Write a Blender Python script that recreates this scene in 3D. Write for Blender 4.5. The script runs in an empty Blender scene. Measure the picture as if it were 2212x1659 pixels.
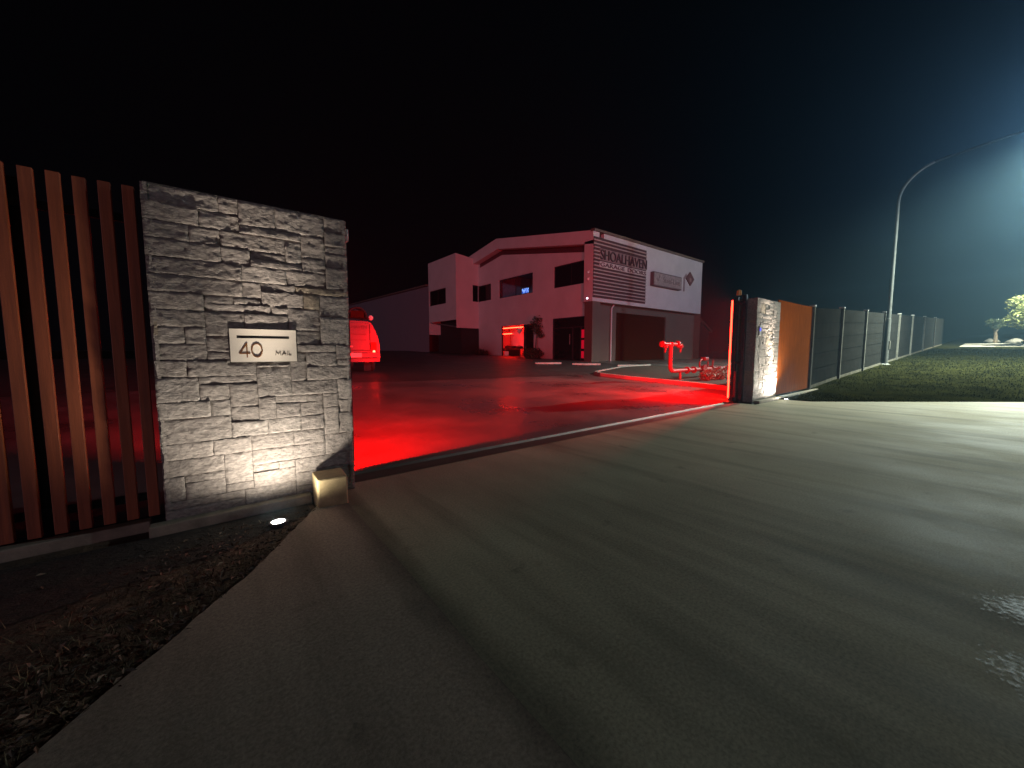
import bpy, bmesh, math, random
from mathutils import Vector, Matrix, noise
random.seed(7)
R = math.radians
sc = bpy.context.scene
COL = sc.collection

# ------------------------------------------------------------------ camera, world, light, exposure
cd = bpy.data.cameras.new('camera'); cam = bpy.data.objects.new('camera', cd); COL.objects.link(cam)
cd.sensor_fit = 'HORIZONTAL'; cd.sensor_width = 36.0; cd.lens = 36.0 * 831.0 / 2212.0
cd.clip_start = 0.05; cd.clip_end = 3000
cam.location = (0, 0, 1.2)
cam.rotation_euler = (R(90 - 4.9), 0, R(51.7 - 90))
sc.camera = cam
w = bpy.data.worlds.new('World'); sc.world = w; w.use_nodes = True
bg = w.node_tree.nodes['Background']
bg.inputs[0].default_value = (0.35, 0.42, 0.62, 1); bg.inputs[1].default_value = 0.0012
sd = bpy.data.lights.new('low_glow', 'SUN'); sd.energy = 0.36; sd.angle = R(6); sd.color = (1.0, 0.66, 0.82)
sun = bpy.data.objects.new('low_glow', sd); COL.objects.link(sun); sun.location = (-20, -20, 6)
_az, _el = R(42), R(2.2)
sun.rotation_euler = Vector((math.cos(_az) * math.cos(_el), math.sin(_az) * math.cos(_el), -math.sin(_el))).to_track_quat('-Z', 'Y').to_euler()
vs = sc.view_settings; vs.view_transform = 'Standard'; vs.look = 'None'; vs.gamma = 1; vs.exposure = 0; vs.use_curve_mapping = False
cy = sc.cycles
cy.use_denoising = True; cy.volume_bounces = 0; cy.max_bounces = 6; cy.sample_clamp_indirect = 4.0
cy.caustics_reflective = False; cy.caustics_refractive = False
try: cy.volume_step_rate = 4.0
except Exception: pass

# ------------------------------------------------------------------ ground heights
def hz(x, y):
    if y > 3.75:
        return 0.0293 * (min(y, 60) - 3.7)
    return 0.042 * max(0.0, x - 13.0) * min(1.0, max(0, (x - 13) / 3))

# ------------------------------------------------------------------ materials
MATS = {}
def nt(name):
    m = bpy.data.materials.new(name); m.use_nodes = True
    return m, m.node_tree, m.node_tree.nodes['Principled BSDF']
def mat(name, col, rough=0.6, metal=0.0, var=0.25, scale=6.0, bump=0.15, bscale=40.0, stretch=(1, 1, 1), spec=0.5, rvar=0.0, col2=None, thresh=(0.35, 0.7), bdist=0.01):
    if name in MATS: return MATS[name]
    m, t, p = nt(name); N = t.nodes; L = t.links
    tc = N.new('ShaderNodeTexCoord'); mp = N.new('ShaderNodeMapping'); mp.inputs['Scale'].default_value = stretch
    L.new(tc.outputs['Object'], mp.inputs[0])
    n1 = N.new('ShaderNodeTexNoise'); n1.inputs['Scale'].default_value = scale; n1.inputs['Detail'].default_value = 6; n1.inputs['Roughness'].default_value = 0.62
    L.new(mp.outputs[0], n1.inputs['Vector'])
    rp = N.new('ShaderNodeValToRGB'); e = rp.color_ramp.elements
    e[0].position, e[1].position = thresh
    a = [c * (1 - var) for c in col]; b = [min(1, c * (1 + var)) for c in col] if col2 is None else col2
    e[0].color = (*a, 1); e[1].color = (*b, 1)
    L.new(n1.outputs['Fac'], rp.inputs[0]); L.new(rp.outputs[0], p.inputs['Base Color'])
    p.inputs['Roughness'].default_value = rough; p.inputs['Metallic'].default_value = metal; p.inputs['Specular IOR Level'].default_value = spec
    if rvar:
        mr = N.new('ShaderNodeMapRange'); mr.inputs[1].default_value = 0.3; mr.inputs[2].default_value = 0.7
        mr.inputs[3].default_value = max(0.02, rough - rvar); mr.inputs[4].default_value = min(1, rough + rvar)
        L.new(n1.outputs['Fac'], mr.inputs[0]); L.new(mr.outputs[0], p.inputs['Roughness'])
    if bump:
        n2 = N.new('ShaderNodeTexNoise'); n2.inputs['Scale'].default_value = bscale; n2.inputs['Detail'].default_value = 8; n2.inputs['Roughness'].default_value = 0.65
        L.new(mp.outputs[0], n2.inputs['Vector'])
        bp = N.new('ShaderNodeBump'); bp.inputs['Strength'].default_value = bump; bp.inputs['Distance'].default_value = bdist
        L.new(n2.outputs['Fac'], bp.inputs['Height']); L.new(bp.outputs[0], p.inputs['Normal'])
    MATS[name] = m
    return m
def emis(name, col, strength, base=(0.02, 0.02, 0.02)):
    if name in MATS: return MATS[name]
    m, t, p = nt(name)
    p.inputs['Base Color'].default_value = (*base, 1)
    p.inputs['Emission Color'].default_value = (*col, 1); p.inputs['Emission Strength'].default_value = strength
    MATS[name] = m
    return m
def glass(name, fac=0.12, tint=(0.9, 0.95, 1.0)):
    if name in MATS: return MATS[name]
    m = bpy.data.materials.new(name); m.use_nodes = True; t = m.node_tree; t.nodes.clear()
    o = t.nodes.new('ShaderNodeOutputMaterial'); mx = t.nodes.new('ShaderNodeMixShader'); tr = t.nodes.new('ShaderNodeBsdfTransparent'); gl = t.nodes.new('ShaderNodeBsdfGlossy')
    tr.inputs[0].default_value = (*tint, 1); gl.inputs['Roughness'].default_value = 0.03; mx.inputs[0].default_value = fac
    t.links.new(tr.outputs[0], mx.inputs[1]); t.links.new(gl.outputs[0], mx.inputs[2]); t.links.new(mx.outputs[0], o.inputs[0])
    MATS[name] = m
    return m

# ------------------------------------------------------------------ mesh helpers
def wl(o):
    v = Vector((0, 0, 0))
    while o is not None:
        v += o.location; o = o.parent
    return v
class MB:
    def __init__(s): s.v = []; s.f = []; s.mi = []; s.cur = 0
    def add(s, vs, fs):
        n = len(s.v); s.v += [Vector(p) for p in vs]
        for f in fs: s.f.append([i + n for i in f]); s.mi.append(s.cur)
        return s
    def quad(s, a, b, c, d): return s.add([a, b, c, d], [[0, 1, 2, 3]])
    def box(s, x0, x1, y0, y1, z0, z1):
        return s.add([(x0, y0, z0), (x1, y0, z0), (x1, y1, z0), (x0, y1, z0), (x0, y0, z1), (x1, y0, z1), (x1, y1, z1), (x0, y1, z1)],
                     [[3, 2, 1, 0], [4, 5, 6, 7], [0, 1, 5, 4], [1, 2, 6, 5], [2, 3, 7, 6], [3, 0, 4, 7]])
    def tube(s, pts, rad, n=12, cap=True):
        pts = [Vector(p) for p in pts]; rads = rad if isinstance(rad, (list, tuple)) else [rad] * len(pts)
        rings = []; up = None
        for i, p in enumerate(pts):
            d = (pts[min(i + 1, len(pts) - 1)] - pts[max(i - 1, 0)]).normalized()
            if up is None: up = Vector((0, 0, 1)) if abs(d.z) < 0.9 else Vector((1, 0, 0))
            a = d.cross(up).normalized(); b = a.cross(d).normalized(); up = b
            rings.append([p + (a * math.cos(2 * math.pi * k / n) + b * math.sin(2 * math.pi * k / n)) * rads[i] for k in range(n)])
        vs = [q for r in rings for q in r]; fs = []
        for i in range(len(pts) - 1):
            for k in range(n):
                fs.append([i * n + k, i * n + (k + 1) % n, (i + 1) * n + (k + 1) % n, (i + 1) * n + k])
        if cap: fs.append(list(range(n))[::-1]); fs.append([(len(pts) - 1) * n + k for k in range(n)])
        return s.add(vs, fs)
    def lathe(s, c, prof, n=20, axis='z'):
        c = Vector(c); vs = []; fs = []
        for (r, h) in prof:
            for k in range(n):
                a = 2 * math.pi * k / n
                if axis == 'z': vs.append(c + Vector((r * math.cos(a), r * math.sin(a), h)))
                elif axis == 'x': vs.append(c + Vector((h, r * math.cos(a), r * math.sin(a))))
                else: vs.append(c + Vector((r * math.cos(a), h, r * math.sin(a))))
        for i in range(len(prof) - 1):
            for k in range(n):
                fs.append([i * n + k, i * n + (k + 1) % n, (i + 1) * n + (k + 1) % n, (i + 1) * n + k])
        fs.append(list(range(n))[::-1]); fs.append([(len(prof) - 1) * n + k for k in range(n)])
        return s.add(vs, fs)
    def prism(s, poly, d):   # poly: 3D points of one cap, d: extrusion vector
        poly = [Vector(p) for p in poly]; n = len(poly); d = Vector(d)
        fs = [list(range(n))[::-1], [n + i for i in range(n)]] + [[i, (i + 1) % n, n + (i + 1) % n, n + i] for i in range(n)]
        return s.add(poly + [p + d for p in poly], fs)
    def ball(s, c, r, n=14, m=9, sq=(1, 1, 1)):
        c = Vector(c); vs = []; fs = []
        for j in range(m + 1):
            t = math.pi * j / m
            for k in range(n):
                a = 2 * math.pi * k / n
                vs.append(c + Vector((r * sq[0] * math.sin(t) * math.cos(a), r * sq[1] * math.sin(t) * math.sin(a), r * sq[2] * math.cos(t))))
        for j in range(m):
            for k in range(n): fs.append([j * n + k, (j + 1) * n + k, (j + 1) * n + (k + 1) % n, j * n + (k + 1) % n])
        return s.add(vs, fs)
    def build(s, name, m, parent=None, bevel=0.0, smooth=None, loc=None):
        me = bpy.data.meshes.new(name); off = wl(parent) if parent else Vector((0, 0, 0))
        if loc is not None and parent is None: off = Vector(loc)
        me.from_pydata([tuple(p - off) for p in s.v], [], s.f)
        for mm in (m if isinstance(m, (list, tuple)) else [m]): me.materials.append(mm)
        if any(s.mi): me.polygons.foreach_set('material_index', s.mi)
        bm = bmesh.new(); bm.from_mesh(me); bmesh.ops.recalc_face_normals(bm, faces=bm.faces); bm.to_mesh(me); bm.free()
        me.update()
        o = bpy.data.objects.new(name, me); COL.objects.link(o)
        if parent: o.parent = parent
        elif loc is not None: o.location = off
        if bevel:
            b = o.modifiers.new('bevel', 'BEVEL'); b.width = bevel; b.segments = 2; b.limit_method = 'ANGLE'
        if smooth is not None:
            for p in me.polygons: p.use_smooth = True
            me.set_sharp_from_angle(angle=R(smooth))
        return o
def tag(o, label=None, cat=None, group=None, kind=None):
    if label: o['label'] = label
    if cat: o['category'] = cat
    if group: o['group'] = group
    if kind: o['kind'] = kind
    return o
def empty(name, loc, label=None, cat=None, group=None):
    o = bpy.data.objects.new(name, None); COL.objects.link(o); o.location = loc
    return tag(o, label, cat, group)
def copy_tree(o, parent=None):
    c = o.copy(); COL.objects.link(c); c.parent = parent
    for ch in list(o.children): copy_tree(ch, c)
    return c
def lamp(name, kind, loc, energy, col, parent, **kw):
    d = bpy.data.lights.new(name, kind); d.energy = energy; d.color = col
    aim = kw.pop('aim', None)
    for k, v in kw.items(): setattr(d, k, v)
    o = bpy.data.objects.new(name, d); COL.objects.link(o)
    o.parent = parent; o.location = Vector(loc) - (wl(parent) if parent else Vector((0, 0, 0)))
    if aim is not None: o.rotation_euler = Vector(aim).to_track_quat('-Z', 'Y').to_euler()
    return o
def text_mb(txt, size, M, depth=0.01, xs=1.0, width=None, space=1.0):
    """letters as a mesh; M maps (x right, y up, z out) to the world"""
    cu = bpy.data.curves.new('t', 'FONT'); cu.body = txt; cu.size = size; cu.extrude = depth / 2; cu.space_character = space
    o = bpy.data.objects.new('t', cu); COL.objects.link(o)
    dg = bpy.context.evaluated_depsgraph_get(); me = bpy.data.meshes.new_from_object(o.evaluated_get(dg))
    xsn = [v.co.x for v in me.vertices]; k = xs if width is None else width / (max(xsn) - min(xsn)); x0 = min(xsn)
    mb = MB(); mb.add([M @ Vector(((v.co.x - x0) * k, v.co.y, v.co.z)) for v in me.vertices], [list(p.vertices) for p in me.polygons])
    bpy.data.objects.remove(o); bpy.data.curves.remove(cu); bpy.data.meshes.remove(me)
    return mb
def face_matrix(o, right, up):
    r = Vector(right).normalized(); u = Vector(up).normalized(); n = r.cross(u)
    return Matrix(((r.x, u.x, n.x, o[0]), (r.y, u.y, n.y, o[1]), (r.z, u.z, n.z, o[2]), (0, 0, 0, 1)))
def strokes(mb, M, segs, wd, dep):
    for pts in segs:
        for a, b in zip(pts[:-1], pts[1:]):
            a2, b2 = Vector((a[0], a[1])), Vector((b[0], b[1])); d = (b2 - a2).normalized(); n = Vector((-d.y, d.x)) * wd / 2; e = d * wd * 0.3
            q = [a2 - e + n, a2 - e - n, b2 + e - n, b2 + e + n]
            mb.prism([M @ Vector((p.x, p.y, 0)) for p in q], M.to_3x3() @ Vector((0, 0, dep)))
            dep += 0.00008

# ------------------------------------------------------------------ palette
def concrete_mat(name, col, rough, spec, joint=True):
    m, t, p = nt(name); N = t.nodes; L = t.links
    tc = N.new('ShaderNodeTexCoord')
    def noi(sc_, st_, det=6, ro=0.6, loc=(0, 0, 0)):
        mp = N.new('ShaderNodeMapping'); mp.inputs['Scale'].default_value = st_; mp.inputs['Location'].default_value = loc; L.new(tc.outputs['Object'], mp.inputs[0])
        n = N.new('ShaderNodeTexNoise'); n.inputs['Scale'].default_value = sc_; n.inputs['Detail'].default_value = det; n.inputs['Roughness'].default_value = ro; L.new(mp.outputs[0], n.inputs['Vector']); return n.outputs['Fac']
    def ramp(src, a, b, lo, hi):
        r = N.new('ShaderNodeMapRange'); r.inputs[1].default_value = a; r.inputs[2].default_value = b; r.inputs[3].default_value = lo; r.inputs[4].default_value = hi; L.new(src, r.inputs[0]); return r.outputs[0]
    def mul(a, b):
        q = N.new('ShaderNodeMath'); q.operation = 'MULTIPLY'; L.new(a, q.inputs[0]); L.new(b, q.inputs[1]); return q.outputs[0]
    v = ramp(noi(0.8, (1, 0.5, 1)), 0.3, 0.7, 0.72, 1.18)                       # cloudy pour
    v = mul(v, ramp(noi(1.5, (2.0, 0.16, 1), 4, 0.55, (3, 1, 0)), 0.50, 0.68, 1.0, 0.66))   # tyre marks along the drive
    v = mul(v, ramp(noi(3.2, (1, 1, 1), 3, 0.5, (7, 2, 0)), 0.66, 0.74, 1.0, 0.72))        # drips
    v = mul(v, ramp(noi(70, (1, 1, 1), 5, 0.7), 0.28, 0.72, 0.62, 1.32))                   # sand grain
    if joint:
        sx = N.new('ShaderNodeSeparateXYZ'); L.new(tc.outputs['Object'], sx.inputs[0])
        dx = N.new('ShaderNodeMath'); dx.operation = 'SUBTRACT'; dx.inputs[1].default_value = 0.80; L.new(sx.outputs[0], dx.inputs[0])
        ab = N.new('ShaderNodeMath'); ab.operation = 'ABSOLUTE'; L.new(dx.outputs[0], ab.inputs[0])
        ad = N.new('ShaderNodeMath'); ad.operation = 'MULTIPLY_ADD'; L.new(noi(2.4, (1, 0.8, 1), 5), ad.inputs[0]); ad.inputs[1].default_value = -0.22; L.new(ab.outputs[0], ad.inputs[2])
        v = mul(v, ramp(ad.outputs[0], -0.10, 0.03, 0.55, 1.0))                            # dirt along the joint
    c = N.new('ShaderNodeVectorMath'); c.operation = 'SCALE'; c.inputs[0].default_value = col; L.new(v, c.inputs['Scale']); L.new(c.outputs[0], p.inputs['Base Color'])
    L.new(ramp(noi(1.1, (1, 0.6, 1), 5, 0.6, (2, 5, 0)), 0.35, 0.65, rough - 0.08, rough + 0.1), p.inputs['Roughness']); p.inputs['Specular IOR Level'].default_value = spec
    h = N.new('ShaderNodeMath'); h.operation = 'ADD'; L.new(noi(90, (1, 1, 1), 8, 0.7), h.inputs[0]); L.new(noi(60, (0.12, 2.2, 1), 3, 0.5), h.inputs[1])
    bp = N.new('ShaderNodeBump'); bp.inputs['Strength'].default_value = 0.22; bp.inputs['Distance'].default_value = 0.006; L.new(h.outputs[0], bp.inputs['Height']); L.new(bp.outputs[0], p.inputs['Normal'])
    MATS[name] = m
    return m
concrete = concrete_mat('apron_concrete', (0.33, 0.295, 0.205), 0.74, 0.2)
concrete2 = concrete_mat('wing_concrete', (0.30, 0.24, 0.185), 0.8, 0.18)
yardm = mat('yard_concrete', (0.10, 0.096, 0.093), 0.36, var=0.45, scale=0.55, bump=0.08, bscale=60, rvar=0.16)
soil = mat('dark_soil', (0.030, 0.022, 0.016), 0.95, var=0.5, scale=14, bump=0.8, bscale=30, bdist=0.03)
dirt = mat('dry_dirt', (0.10, 0.062, 0.036), 0.95, var=0.55, scale=7, bump=0.9, bscale=26, bdist=0.03)
grassbase = mat('grass_floor', (0.009, 0.0092, 0.003), 0.95, var=0.5, scale=1.3, bump=0.5, bscale=25, bdist=0.02, spec=0.0)
grassm = mat('grass_blade', (0.0085, 0.0088, 0.0026), 0.9, var=0.5, scale=0.8, bump=0, spec=0.0)
bark = mat('bark', (0.09, 0.07, 0.05), 0.9, var=0.4, scale=8, bump=0.6, bscale=20)
leafm = mat('leaf', (0.06, 0.085, 0.02), 0.55, var=0.5, scale=2.0, bump=0)
leafd = mat('dark_leaf', (0.035, 0.05, 0.02), 0.6, var=0.4, scale=3.0, bump=0)
st = [mat('stone_grey', (0.205, 0.180, 0.160), 0.8, var=0.5, scale=34, thresh=(0.3, 0.72), bump=0.8, bscale=48, stretch=(1, 1, 1.9), bdist=0.012),
      mat('stone_brown', (0.20, 0.175, 0.155), 0.8, var=0.5, scale=34, thresh=(0.3, 0.72), bump=0.8, bscale=48, stretch=(1, 1, 1.9), bdist=0.012),
      mat('stone_pale', (0.225, 0.20, 0.178), 0.8, var=0.5, scale=34, thresh=(0.3, 0.72), bump=0.8, bscale=48, stretch=(1, 1, 1.9), bdist=0.012),
      mat('stone_rust', (0.23, 0.19, 0.14), 0.8, var=0.5, scale=34, thresh=(0.3, 0.72), bump=0.8, bscale=48, stretch=(1, 1, 1.9), bdist=0.012),
      mat('stone_joint', (0.07, 0.065, 0.06), 0.95, var=0.3, scale=20, bump=0.4, bscale=60)]
block = mat('sandy_block', (0.32, 0.25, 0.13), 0.85, var=0.25, scale=9, bump=0.3, bscale=60)
footm = mat('footing_concrete', (0.22, 0.19, 0.14), 0.85, var=0.3, scale=8, bump=0.3, bscale=60)
steel = mat('brushed_steel', (0.80, 0.73, 0.62), 0.45, 0.25, var=0.06, scale=5, bump=0.05, bscale=200, stretch=(0.1, 1, 3))
bronze = mat('brown_number', (0.22, 0.09, 0.03), 0.45, 0.4, var=0.2, scale=20, bump=0)
greyletter = mat('grey_letter', (0.12, 0.10, 0.085), 0.5, 0.3, var=0.1, bump=0)
slatm = mat('orange_timber', (0.26, 0.066, 0.024), 0.55, var=0.28, scale=5, bump=0.2, bscale=30, stretch=(6, 6, 0.35))
blackm = mat('black_paint', (0.015, 0.015, 0.017), 0.5, var=0.2, bump=0.05)
darkmet = mat('dark_metal', (0.045, 0.04, 0.05), 0.45, 0.5, var=0.2, bump=0.05)
galv = mat('galvanised_steel', (0.45, 0.46, 0.46), 0.42, 0.75, var=0.15, scale=9, bump=0.05)
fencem = mat('grey_fence_sheet', (0.011, 0.011, 0.0106), 0.9, var=0.2, scale=3, bump=0.05, spec=0.0)
postm = mat('pale_post', (0.075, 0.075, 0.068), 0.85, var=0.25, scale=5, bump=0.15, spec=0.0)
wallm = mat('painted_render', (0.56, 0.52, 0.53), 0.75, var=0.07, scale=0.8, bump=0.06, bscale=30)
grey_shaded = mat('grey_shaded_render', (0.115, 0.085, 0.07), 0.8, var=0.10, scale=0.8, bump=0.06, bscale=30)  # grey trim colour, darkened to carry overhang shade on the lower front wall
shedm = mat('shed_sheet', (0.19, 0.165, 0.20), 0.6, var=0.10, scale=2, bump=0.3, bscale=6, stretch=(6, 6, 0.05))
doorm = mat('brown_roller_door', (0.040, 0.012, 0.006), 0.8, var=0.15, bump=0.05, spec=0.0)
darkglass = mat('dark_glass', (0.004, 0.004, 0.005), 0.08, var=0.1, bump=0, spec=0.35)
louvrebk = mat('screen_backing', (0.065, 0.016, 0.02), 0.7, var=0.2, bump=0)
louvrem = mat('pale_slat', (0.40, 0.30, 0.29), 0.6, var=0.08, bump=0)
signpale = mat('sign_pale', (0.50, 0.42, 0.41), 0.6, var=0.08, bump=0)
signdark = mat('sign_dark', (0.045, 0.012, 0.016), 0.6, var=0.2, bump=0)
whitepaint = mat('white_paint', (0.75, 0.73, 0.72), 0.4, var=0.05, bump=0)
vanm = mat('van_paint', (0.11, 0.105, 0.125), 0.28, var=0.03, bump=0, spec=0.6)
rubber = mat('rubber', (0.02, 0.02, 0.02), 0.85, var=0.2, bump=0.1)
boosterm = mat('booster_paint', (0.20, 0.03, 0.035), 0.4, var=0.15, scale=8, bump=0.1)
brass = mat('brass', (0.6, 0.42, 0.2), 0.35, 0.8, var=0.15, bump=0)
glintpaint = mat('glint_white', (0.16, 0.15, 0.115), 0.6, var=0.0, scale=13, bump=0.3, bscale=80, col2=(0.95, 0.94, 0.90), thresh=(0.36, 0.52))  # lamp glint as white mottling over the concrete tone
roomm = mat('room_white', (0.6, 0.55, 0.55), 0.6, var=0.05, bump=0)

# ------------------------------------------------------------------ ground sheets
def sheet(name, poly, m, dz, step=0.0, hf=hz):
    """flat-ish polygon following the ground height; gridded by triangulated subdivision"""
    bm = bmesh.new(); vs = [bm.verts.new((x, y, 0)) for x, y in poly]; bm.faces.new(vs)
    if step:
        x0, x1 = min(p[0] for p in poly), max(p[0] for p in poly); y0, y1 = min(p[1] for p in poly), max(p[1] for p in poly)
        x = x0 + step
        while x < x1:
            bmesh.ops.bisect_plane(bm, geom=bm.verts[:] + bm.edges[:] + bm.faces[:], plane_co=(x, 0, 0), plane_no=(1, 0, 0)); x += step
        y = y0 + step
        while y < y1:
            bmesh.ops.bisect_plane(bm, geom=bm.verts[:] + bm.edges[:] + bm.faces[:], plane_co=(0, y, 0), plane_no=(0, 1, 0)); y += step
    for v in bm.verts: v.co.z = hf(v.co.x, v.co.y) + dz
    bmesh.ops.recalc_face_normals(bm, faces=bm.faces)
    me = bpy.data.meshes.new(name); bm.to_mesh(me); bm.free()
    if me.polygons and me.polygons[0].normal.z < 0: me.flip_normals()
    me.materials.append(m); o = bpy.data.objects.new(name, me); COL.objects.link(o)
    return o
gz = lambda x, y: min(0.042 * max(0, x - 16), 3.5) if y < 4 else 0.0293 * (min(y, 45) - 3.7)
tag(sheet('ground', [(-400, -400), (900, -400), (900, 900), (-400, 900)], soil, -0.12, 0, lambda x, y: 0), kind='structure')
tag(sheet('yard', [(-14, 3.76), (40, 3.76), (40, 46), (-14, 46)], yardm, 0.0, 4.0), kind='structure')
# apron: straight slab with a flared wing at each side
def ragged(pts, amp=0.012, step=0.06):
    out = []; rn = random.Random(2)
    for (a, b) in zip(pts[:-1], pts[1:]):
        k = max(1, int(math.hypot(b[0] - a[0], b[1] - a[1]) / step)); d = Vector((b[1] - a[1], a[0] - b[0])).normalized()
        for i in range(k):
            o_ = 0 if i == 0 else amp * noise.noise(Vector((i * .7 + a[0] * 9, a[1] * 5, 1))) + rn.uniform(-.004, .004)
            out.append((a[0] + (b[0] - a[0]) * i / k + d.x * o_, a[1] + (b[1] - a[1]) * i / k + d.y * o_))
    return out + [pts[-1]]
EX = [(0.60, 3.20), (0.13, 2.45), (-0.27, 1.96), (-1.25, 0.75), (-2.6, -1.0)]
tag(sheet('driveway', [(0.815, 3.745), (0.805, 2.2), (0.78, 1.2), (0.76, -14), (14.6, -14), (14.6, -0.4), (11.2, 2.72), (11.1, 3.30), (9.6, 3.33), (9.55, 3.745)], concrete, 0.0), kind='structure')
tag(sheet('joint_filler', [(0.70, 3.3), (0.70, -14), (0.85, -14), (0.85, 3.3)], mat('joint_filler', (0.03, 0.026, 0.022), 0.9), -0.012), kind='structure')
tag(sheet('driveway_wing', [(0.60, 3.20), (0.60, 3.24), (0.813, 3.24), (0.803, 2.2), (0.778, 1.2), (0.758, -14), (-12, -14)] + ragged(EX)[::-1][:-1], concrete2, 0.002), kind='structure')
tag(sheet('soil_bed', [(-14, 3.9), (-14, -14), (-12, -14), (-2.6, -1.0), (-1.25, 0.75), (-0.27, 1.96), (0.13, 2.45), (0.6, 3.2), (0.6, 3.5), (-0.3, 3.5), (-0.3, 3.74), (-14, 3.74)], dirt, -0.022), kind='structure')
tag(sheet('mulch_strip', [(-14, 3.40), (-14, 2.55), (-0.9, 2.62), (0.05, 2.86), (0.56, 3.16), (0.56, 3.36), (-0.3, 3.36)], soil, -0.014), kind='structure')
tag(sheet('verge', [(11.2, 2.72), (14.6, -0.4), (40, -3.2), (110, -3.2), (110, 3.74), (11.8, 3.74), (11.1, 3.30)], grassbase, 0.004, 2.0), kind='structure')
tag(sheet('road', [(14.6, -0.4), (14.6, -14), (110, -14), (110, -3.2), (40, -3.2)], concrete, -0.03, 3.0), kind='structure')
tag(sheet('side_driveway', [(49.5, -3.3), (58, -3.3), (58, 2.2), (49.5, 2.2)], mat('pale_concrete', (0.25, 0.245, 0.225), 0.7, var=0.1), 0.03, 2.0), kind='structure')
def painted_glint(cx, cy, ang, hl, hw):  # lamp glints on the concrete, painted as soft white patches
    m, t, p = nt('glint_white'); N = t.nodes; L = t.links; p.inputs['Base Color'].default_value = (0.92, 0.91, 0.86, 1); p.inputs['Roughness'].default_value = 0.55
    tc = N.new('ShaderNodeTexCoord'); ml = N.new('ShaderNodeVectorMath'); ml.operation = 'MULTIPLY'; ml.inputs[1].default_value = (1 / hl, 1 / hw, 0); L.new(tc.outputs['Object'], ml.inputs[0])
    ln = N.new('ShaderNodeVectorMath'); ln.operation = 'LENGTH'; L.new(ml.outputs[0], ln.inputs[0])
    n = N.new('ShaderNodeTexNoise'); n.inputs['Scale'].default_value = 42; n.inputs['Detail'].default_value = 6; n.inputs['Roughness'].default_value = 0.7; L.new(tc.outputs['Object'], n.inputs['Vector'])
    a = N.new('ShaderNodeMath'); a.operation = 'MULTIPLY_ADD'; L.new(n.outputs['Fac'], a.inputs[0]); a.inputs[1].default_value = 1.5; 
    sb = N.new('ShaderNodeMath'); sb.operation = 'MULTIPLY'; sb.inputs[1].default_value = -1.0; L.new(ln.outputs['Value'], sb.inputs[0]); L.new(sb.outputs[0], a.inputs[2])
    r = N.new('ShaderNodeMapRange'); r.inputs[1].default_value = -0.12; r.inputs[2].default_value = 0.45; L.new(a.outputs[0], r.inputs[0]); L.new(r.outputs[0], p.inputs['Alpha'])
    q = MB(); q.quad((-hl, -hw, 0), (hl, -hw, 0), (hl, hw, 0), (-hl, hw, 0)); o = q.build('painted_glint', m); o.location = (cx, cy, 0.005); o.rotation_euler = (0, 0, ang)
    return tag(o, kind='structure')
painted_glint(3.08, -0.50, math.atan2(-0.87, 0.5), 0.62, 0.23)
painted_glint(2.31, -0.59, math.atan2(-1, -0.03), 0.62, 0.27)
tag(sheet('car_park', [(-13.9, 13.6), (3.4, 12.1), (4.7, 11.75), (12.3, 10.75), (13.0, 11.0), (13.6, 11.25), (17.6, 12.85), (21.0, 13.35), (21.2, 13.5), (21.3, 18.0), (22, 45.9), (-13.9, 45.9)], mat('asphalt', (0.045, 0.043, 0.042), 0.55, var=0.3, scale=1.2, bump=0.35, bscale=120, rvar=0.12), 0.006, 4.0), kind='structure')
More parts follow.
